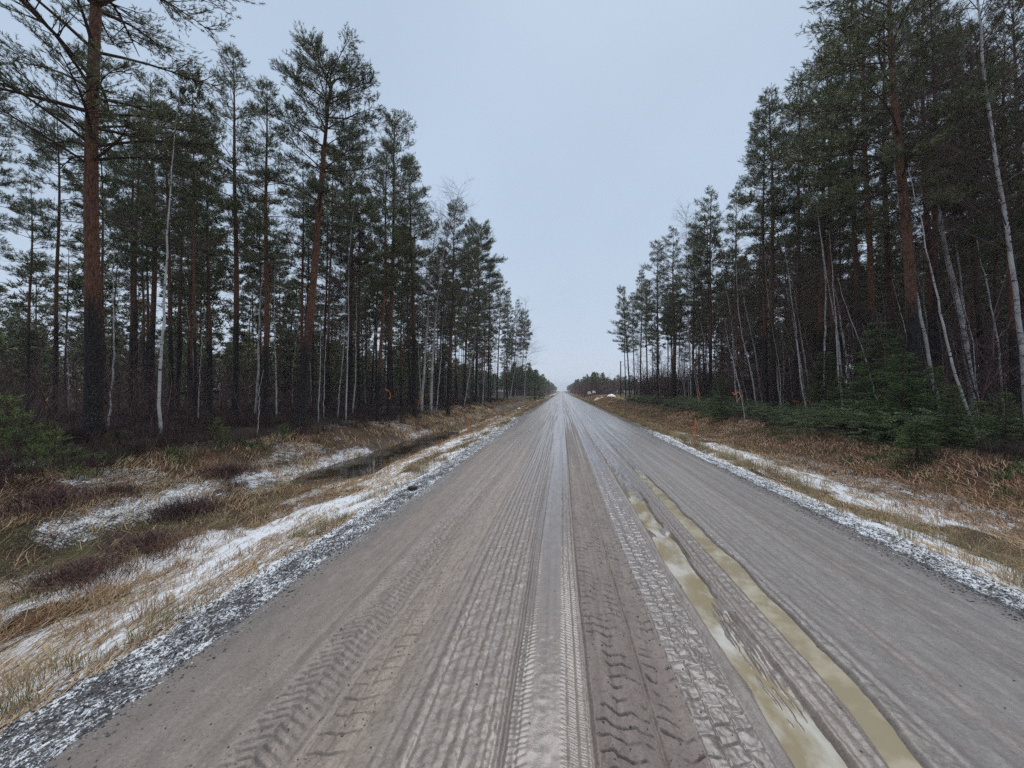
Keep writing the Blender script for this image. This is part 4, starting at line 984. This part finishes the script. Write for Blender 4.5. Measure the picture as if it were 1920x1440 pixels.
# grass: standing tufts, and straw pressed flat on the snow
def tufts(m, n, xa, xb, ya, yb, h, tint, dens, k=22, r=.05, lean=.35, width=.0035, p=1.5, flow=(0, 0)):
    x, y = scatter(n, xa, xb, ya, yb, p, dens); n = len(x); s = 0.55 + 0.9 * rng.random(n); tn = rng.uniform(*tint, n)
    dist = np.sqrt(x * x + y * y); rr = r * (0.7 + 0.02 * dist)
    x = np.repeat(x, k) + rng.normal(0, 1, n * k) * np.repeat(rr, k); y = np.repeat(y, k) + rng.normal(0, 1, n * k) * np.repeat(rr, k)
    z = gdisp(x, y) - .012; ln = rng.normal(0, lean, (n * k, 3)); ln[:, 2] = 0; ln[:, 0] += flow[0]; ln[:, 1] += flow[1]
    ds = np.repeat(dist, k)
    blades(m, np.stack([x, y, z], 1), h * np.repeat(s, k) * (0.4 + 0.9 * rng.random(n * k)), ln, np.maximum(width, ds * 0.00045) * (0.7 + .6 * rng.random(n * k)), 0, np.clip(np.repeat(tn, k) + rng.normal(0, .07, n * k), 0, 1), .35)
def cl(s, sc, a, b): return lambda x, y: ss(a, b, fbm(x / sc, y / (sc * 1.6), s, 3))
m = MB()
tufts(m, 800, -3.25, -2.75, 1.5, 70, .13, (.10, .55), lambda x, y: ss(.46, .58, fbm(x / .5, y / .8, 101, 2)), 26, .06)          # green-brown row by the gravel
tufts(m, 1000, -5.6, -2.9, 1.8, 75, .15, (.42, .95), cl(102, .6, .50, .66), 26, .06)
tufts(m, 1000, -5.6, -4.4, 2.5, 75, .17, (.60, 1.0), cl(103, .5, .40, .6), 26, .07)
tufts(m, 1000, -8.4, -7.0, 4.0, 75, .20, (.62, 1.0), cl(104, .7, .40, .6), 26, .08, .32)
tufts(m, 4200, -7.8, -5.0, 2.6, 40, .07, (.0, .75), cl(105, .6, .20, .38), 22, .09, .6, p=.85)
tufts(m, 1100, 3.85, 4.7, 2.0, 80, .20, (.20, .65), cl(106, .45, .36, .56), 26, .05)
tufts(m, 1150, 4.2, 6.6, 3.0, 80, .17, (.38, .95), cl(107, .6, .38, .6), 26, .06)
tufts(m, 1900, 6.4, 8.8, 4.2, 80, .13, (.66, 1.0), cl(108, .7, .30, .52), 28, .08, .22, .0025)
tufts(m, 2000, 5.8, 7.8, 4.0, 50, .08, (.0, .40), cl(109, .6, .42, .6), 22, .09, .8)
tufts(m, 1500, 8.5, 60, 62, 118, .22, (.40, .60), None, 16, .35, .3, .02, 1.0)                                                       # the meadow
tufts(m, 900, -7.5, -2.8, 18, 160, .20, (.40, .95), None, 18, .12, .4, p=1.0)
tufts(m, 1500, 3.8, 8.0, 16, 160, .15, (.48, 1.0), None, 18, .12, .4, p=1.0)
stuff('dry_grass', m, ['grass_blade'])
m = MB()
def straw(n, xa, xb, ya, yb, ang, tint, dens, ln=(.12, .40), lift=.02):
    x, y = scatter(n, xa, xb, ya, yb, 1.0, dens); n = len(x); a = ang + 0.35 * (vn(x / .5, y / .5, 111) - .5) * 4 * .35 + rng.normal(0, .22, n)
    l = rng.uniform(*ln, n); d = np.stack([np.cos(a), np.sin(a)], 1); w = np.maximum(.0035, .0005 * np.sqrt(x * x + y * y)) * (0.7 + .7 * rng.random(n)); hs = rng.random(n) * lift; cv = rng.normal(0, .12, n)
    V = []
    for f in (0, .33, .66, 1.0):
        px = x + d[:, 0] * l * f - d[:, 1] * l * cv * math.sin(f * 3.14); py = y + d[:, 1] * l * f + d[:, 0] * l * cv * math.sin(f * 3.14); pz = gdisp(px, py) + .004 + hs * math.sin(f * 3.14)
        q = w * (1 - .6 * f); V += [np.stack([px - d[:, 1] * q, py + d[:, 0] * q, pz], 1), np.stack([px + d[:, 1] * q, py - d[:, 0] * q, pz + .002], 1)]
    V = np.stack(V, 1).reshape(-1, 3); i = np.arange(n)[:, None] * 8
    m.add(V, np.concatenate([np.concatenate([i + 2 * s, i + 2 * s + 1, i + 2 * s + 3, i + 2 * s + 2], 1) for s in range(3)]), 0, np.repeat(rng.uniform(*tint, n), 8))
straw(19000, -4.9, -2.7, 1.3, 40, 1.9, (.40, .95), lambda x, y: .15 + .85 * ss(.42, .62, fbm(x / .5, y / .9, 112, 3)))
straw(26000, -8.8, -4.4, 2.5, 40, 1.9, (.5, 1.0), lambda x, y: .1 + .9 * ss(.42, .6, fbm(x / .6, y / .9, 113, 3)), (.2, .5), .05)
straw(9000, 3.8, 6.4, 2.4, 30, 1.2, (.40, .9), lambda x, y: .1 + .9 * ss(.40, .6, fbm(x / .5, y / .9, 114, 3)))
straw(9000, 6.0, 8.6, 4.0, 30, 1.2, (.7, 1.0), None, (.15, .4), .05)
stuff('flattened_straw', m, ['grass_blade'])

# loose stones in the gravel shoulders and crumbs of mud on the road
def stones(name, pts, rad, mat):
    x, y, z = pts; n = len(x)
    ico = np.array([[0, 0, 1], [.89, 0, .45], [.28, .85, .45], [-.72, .53, .45], [-.72, -.53, .45], [.28, -.85, .45], [.5, .6, -.4], [-.6, .3, -.4], [.2, -.8, -.4]])
    fc = np.array([[0, 1, 2], [0, 2, 3], [0, 3, 4], [0, 4, 5], [0, 5, 1], [1, 6, 2], [2, 6, 7], [2, 7, 3], [3, 7, 4], [4, 8, 5], [5, 8, 1], [1, 8, 6], [4, 7, 8]])
    V = ico[None] * (0.65 + .7 * rng.random((n, 9, 1))) * (rad * (0.4 + 1.1 * rng.random(n) ** 2))[:, None, None] * np.array([1, 1.1, .7]); a = rng.random(n) * 6.28
    V = np.stack([V[..., 0] * np.cos(a)[:, None] - V[..., 1] * np.sin(a)[:, None], V[..., 0] * np.sin(a)[:, None] + V[..., 1] * np.cos(a)[:, None], V[..., 2]], -1) + np.stack([x, y, z], 1)[:, None]
    m = MB(); m.add(V.reshape(-1, 3), (fc[None] + np.arange(n)[:, None, None] * 9).reshape(-1, 3), 0, np.repeat(rng.random(n), 9)); return stuff(name, m, [mat])
mat_tint('gravel_stone', (0.0, (0.035, 0.034, 0.038)), (0.7, (0.10, 0.098, 0.10)), (0.85, (0.15, 0.147, 0.15)), (0.95, (0.40, 0.41, 0.43)), (1.0, (0.66, 0.68, 0.71)), rough=.8, spec=.3)
xa, ya = scatter(26000, -2.95, -2.0, 1.2, 25, 1.2, lambda x, y: band(x, -2.85, -2.25, .22) + .012); xb, yb = scatter(18000, 3.1, 4.0, 1.5, 25, 1.2, lambda x, y: band(x, 3.2, 3.9, .22) + .04)
x = np.concatenate([xa, xb]); y = np.concatenate([ya, yb]); stones('gravel', (x, y, np.maximum(gdisp(x, y), road_z(x, y)) + .001), .0066, 'gravel_stone')
mat_tint('mud_crumb', (0.0, (0.05, 0.043, 0.04)), (1.0, (0.20, 0.17, 0.15)), rough=.8, spec=.3)
x, y = scatter(9000, -2.2, 3.3, 1.2, 14, 1.2, lambda x, y: .06 + .85 * (band(x, .14, .60, .03) + band(x, -1.5, -.9, .05) + .4 * band(x, -2.2, -1.6, .1))); stones('mud_crumbs', (x, y, road_z(x, y) + .001), .0045, 'mud_crumb')

# ------------------------------------------------------------------ small things along the road
def lathe(mb, prof, seg=12, mat=0):
    pr = np.array(prof, float); th = np.arange(seg) * 6.2832 / seg
    V = np.stack([pr[:, :1] * np.cos(th), pr[:, :1] * np.sin(th), np.repeat(pr[:, 1:], seg, 1)], -1).reshape(-1, 3); n = len(pr)
    i = np.arange(n - 1)[:, None] * seg; j = np.arange(seg)[None]; mb.add(V, np.stack([i + j, i + (j + 1) % seg, i + seg + (j + 1) % seg, i + seg + j], -1).reshape(-1, 4), mat)
def marker(px, d, tpy, label):
    b = at(px, 733, d); z = gz(b[0], b[1]) - .1; h = CAM_H + (733 - tpy) * d / F_PX - z
    m = MB(); lathe(m, [(.0, 0), (.020, 0), (.019, h * .5), (.017, h - .03), (.014, h - .008), (.0, h)], 10)
    o = link('snow_pole', m.mesh('snow_pole', [M['marker_orange']])); o.location = (b[0], b[1], z); o.rotation_euler = (random.uniform(-.02, .02), random.uniform(-.03, .03), 0)
    return tag(o, label, 'marker pole', 'orange snow poles on the verges')
marker(878, 17.5, 779, 'thin orange snow pole on the verge between road and water ditch'); marker(1302, 13.6, 784, 'orange snow pole standing in brown grass on the bough side verge')
def ribbon(pts, w, label, name='ribbon', drop=(0, 0, -1)):
    P = np.array(pts); n = 24; t = np.linspace(0, 1, len(P)); q = np.linspace(0, 1, n); C = np.stack([np.interp(q, t, P[:, c]) for c in range(3)], 1)
    for _ in range(2): C[1:-1] = (C[:-2] + 2 * C[1:-1] + C[2:]) / 4
    C += np.stack([.012 * np.sin(q * 17), .02 * np.sin(q * 11 + 1), .012 * np.sin(q * 23)], 1)
    T = np.gradient(C, axis=0); s = np.cross(T, [0.2, 1, 0.1]); s /= np.linalg.norm(s, axis=1)[:, None]; s = s * w / 2 * (1 + .35 * np.sin(q * 14))[:, None]; nn = np.cross(T, s); nn = nn / (np.linalg.norm(nn, axis=1)[:, None] + 1e-9) * .002
    V = np.stack([C - s - nn, C + s - nn, C + s + nn, C - s + nn], 1).reshape(-1, 3); i = np.arange(n - 1)[:, None] * 4; j = np.arange(4)[None]
    m = MB(); m.add(V, np.stack([i + j, i + (j + 1) % 4, i + 4 + (j + 1) % 4, i + 4 + j], -1).reshape(-1, 4)); m.add(V[[0, 1, 2, 3, -4, -3, -2, -1]], np.array([[0, 1, 2, 3], [4, 5, 6, 7]]))
    o = link(name, m.mesh(name, [M['ribbon_orange']])); return tag(o, label, 'ribbon', 'orange forestry ribbons tied on trees')
ribbon([at(1487, 752, 19.7), at(1502, 755, 19.7), at(1513, 753, 19.8), at(1524, 745, 19.9), at(1533, 736, 20)], .065, 'long orange ribbon stretched across the two ribbon-tied birches')
ribbon([at(1373, 736, 17.0), at(1378, 741, 17), at(1384, 733, 17), at(1389, 741, 17), at(1382, 753, 17)], .035, 'crumpled orange ribbon on the small bent birch sapling')
ribbon([at(1309, 728, 27), at(1311, 742, 27), at(1310, 752, 27)], .06, 'orange ribbon band on the small birch stem by the tall pointed pine')
ribbon([at(722, 731, 17.2), at(730, 733, 17.2), at(732, 742, 17.2), at(731, 748, 17.2)], .03, 'orange ribbon hanging below the close pair of orange pines')
ribbon([at(787, 735, 24.5), at(791, 742, 24.5), at(786, 752, 24.5), at(785, 760, 24.5)], .045, 'reddish ribbon at the foot of the double white birch')
ribbon([at(88, 746, 13), at(87, 756, 13), at(88, 766, 13)], .035, 'orange ribbon in the dim wood beyond the pine sapling clump')

# utility pole, cable, letterboxes, heaps
b = at(1164, 733, 82); zb = gz(b[0], b[1])
o = empty('utility_pole', (b[0], b[1], zb), 'dark wooden utility pole standing at the end of the bough-side wood by the meadow', 'utility pole')
m = MB(); lathe(m, [(.0, -.3), (.14, -.3), (.125, 3.5), (.105, 7.2), (.10, 7.3), (.0, 7.34)], 12); link('pole', m.mesh('pole', [M['pole_wood']]), o)
m = MB(); lathe(m, [(.0, 7.05), (.045, 7.05), (.05, 7.10), (.03, 7.14), (.045, 7.19), (.0, 7.21)], 8); ins = link('insulator', m.mesh('insulator', [M['box_white']]), o); ins.location = (-.14, 0, -.05)
t = np.linspace(0, 1, 40); x1, y1, z1 = b[0] - .14, b[1], zb + 7.1; C = np.stack([x1 + (11.2 - x1) * t, y1 + (-14 - y1) * t, z1 + (7.4 - z1) * t - 4 * 1.25 * t * (1 - t)], 1)
m = MB(); tube(m, C, .016, 5); tag(link('overhead_cable', m.mesh('overhead_cable', [M['cable_black']])), 'thin black overhead cable running from the utility pole through the bough-side pines', 'cable')
def letterbox(px, d, label, w, hh):
    b = at(px, 733, d); z = gz(b[0], b[1]); o = empty('letterbox', (b[0], b[1], z), label, 'letterbox', 'white letterboxes by the meadow')
    m = MB(); s = 14; th = np.linspace(0, math.pi, s); prof = np.vstack([[[w / 2, 0]], np.stack([w / 2 * np.cos(th), hh * .5 + w * .42 * np.sin(th)], 1), [[-w / 2, 0]]])
    k = len(prof); D_ = .42; V = np.vstack([np.c_[prof[:, 0], np.full(k, -D_), prof[:, 1] + 1.3], np.c_[prof[:, 0], np.full(k, D_), prof[:, 1] + 1.3]])
    m.add(V, np.array([[i, (i + 1) % k, k + (i + 1) % k, k + i] for i in range(k)])); 
    for off in (0, k):
        c = len(V); W_ = np.vstack([V[off:off + k], V[off:off + k].mean(0)]); m.add(W_, np.array([[i, (i + 1) % k, k] for i in range(k)]))
    link('box', m.mesh('box', [M['box_white']], False), o)
    m = MB(); q = np.array([[-w * .36, -D_ - .015, 1.35], [w * .36, -D_ - .015, 1.35], [w * .36, -D_ - .015, 1.3 + hh * .7], [-w * .36, -D_ - .015, 1.3 + hh * .7]]); q2 = q + [0, .03, 0]
    m.add(np.vstack([q, q2]), np.array([[0, 1, 2, 3], [4, 7, 6, 5], [0, 4, 5, 1], [1, 5, 6, 2], [2, 6, 7, 3], [3, 7, 4, 0]])); link('flap', m.mesh('flap', [M['box_white']], False), o)
    for sx in (-.3, .3):
        m = MB(); tube(m, [[sx * w, 0, -.2], [sx * w, 0, 1.32]], .055, 6); link('post', m.mesh('post', [M['post_red']]), o)
letterbox(1105, 84, 'taller white round-topped letterbox on red posts, nearer the road', .72, .56); letterbox(1113.5, 83, 'lower white letterbox on red posts beside the taller one', .66, .42)
def heap(px, d, w, l, h, mat, label, cat, seed):
    b = at(px, 733, d); z = gz(b[0], b[1]); g = np.linspace(-1, 1, 21); X, Y = np.meshgrid(g, g); rr = X ** 2 + Y ** 2; Z = h * np.clip(1 - rr, -0.3, 1) * (0.5 + .9 * fbm(X * 2.2, Y * 2.2, seed, 3)) - .05
    i = np.arange(20)[:, None] * 21; j = np.arange(20)[None]; m = MB(); m.add(np.stack([X.ravel() * w / 2, Y.ravel() * l / 2, Z.ravel()], 1), np.stack([i + j, i + j + 1, i + j + 22, i + j + 21], -1).reshape(-1, 4))
    o = link(cat.replace(' ', '_'), m.mesh(cat, [M[mat]])); o.location = (b[0], b[1], z); return tag(o, label, cat)
heap(1146, 74, 1.9, 2.5, .55, 'snow_heap', 'white heap of old snow at the meadow edge before the utility pole', 'snow heap', 5)
heap(1121, 76, 1.5, 2.0, .45, 'sand_pale', 'pale pink heap of sand between letterboxes and snow heap', 'sand heap', 6)
heap(1129, 75, .8, 1.0, .28, 'sand_pale', 'small pale stone pile beside the sand heap', 'stone pile', 8)
b = at(775, 733, 9.0); x0, y0 = at(775, 733, 6.6)[:2]
m = MB(); g = rng.normal(size=(1, 3)); th = np.linspace(0, math.pi, 9); lathe(m, [(max(.001, .075 * math.sin(a)) * (1 + .2 * math.sin(3 * a)), .05 - .05 * math.cos(a)) for a in th], 10)
o = link('stone', m.mesh('stone', [M['stone_dark']], False)); o.location = (x0, y0, gz(x0, y0) - .015); o.scale = (1.3, 1, .8); tag(o, 'single dark stone lying on the snowy gravel shoulder', 'stone')
# rounded dark shrubs on the ditch bank
def shrub(seed):
    py = random.Random(seed); m = MB(); n = 1100; a = np.random.default_rng(seed)
    d = a.normal(size=(n, 3)); d[:, 2] = np.abs(d[:, 2]) * .8 + .25; d /= np.linalg.norm(d, axis=1)[:, None]; b = a.normal(0, .24, (n, 3)) * [1.3, 1, 0]; b[:, 2] = .10 * a.random(n)
    global rng
    blades(m, b, .30 * (0.3 + 1.0 * a.random(n)) * np.exp(-(b[:, 0] ** 2 + b[:, 1] ** 2) * 3), d * [1, 1, 0] * 1.1, .008, 0, a.uniform(0, 1, n), .15); return m.mesh('heather_bush', [M['twig']], False)
SH = [shrub(700 + i) for i in range(3)]
for px, py_, h, lab in [(425, 872, .42, 'dark round heather bush on the snowy bank, farthest along the clump'), (345, 905, .48, 'biggest dark heather bush on the snowy bank'), (290, 955, .38, 'low dark heather bush at the bottom of the snowy bank'),
                        (95, 930, .50, 'dark heather bush below the pine sapling clump'), (210, 910, .34, 'small heather bush under the tiny bright sapling'), (150, 1000, .36, 'reddish dry bush at the ditch rim near the picture edge')]:
    d = 1.55 * F_PX / (py_ - 733); d = min(max(d, 4.0), 11); p = at(px, 733, d); o = link('heather_bush', random.choice(SH)); o.location = (p[0], p[1], gz(p[0], p[1]) - .03); o.scale = (h * 2.4, h * 2.4, h * 2.0); o.rotation_euler = (0, 0, random.random() * 6)
    tag(o, lab, 'bush', 'heather bushes on the ditch bank')

# ------------------------------------------------------------------ the damp air
m = MB(); x0, x1, y0, y1, z0, z1 = -920, 920, -42, 1520, -2.2, 24.0
V = np.array([[x, y, z] for z in (z0, z1) for y in (y0, y1) for x in (x0, x1)]); m.add(V, np.array([[0, 2, 3, 1], [4, 5, 7, 6], [0, 1, 5, 4], [2, 6, 7, 3], [0, 4, 6, 2], [1, 3, 7, 5]]))
hm = bpy.data.materials.new('damp_air'); hm.use_nodes = True; t_ = hm.node_tree; t_.nodes.clear(); vo = t_.nodes.new('ShaderNodeVolumePrincipled'); oo = t_.nodes.new('ShaderNodeOutputMaterial')
vo.inputs['Color'].default_value = (0.86, 0.90, 0.96, 1); vo.inputs['Density'].default_value = 0.0006; t_.links.new(vo.outputs[0], oo.inputs['Volume']); M['air'] = hm
stuff('haze', m, ['air'])
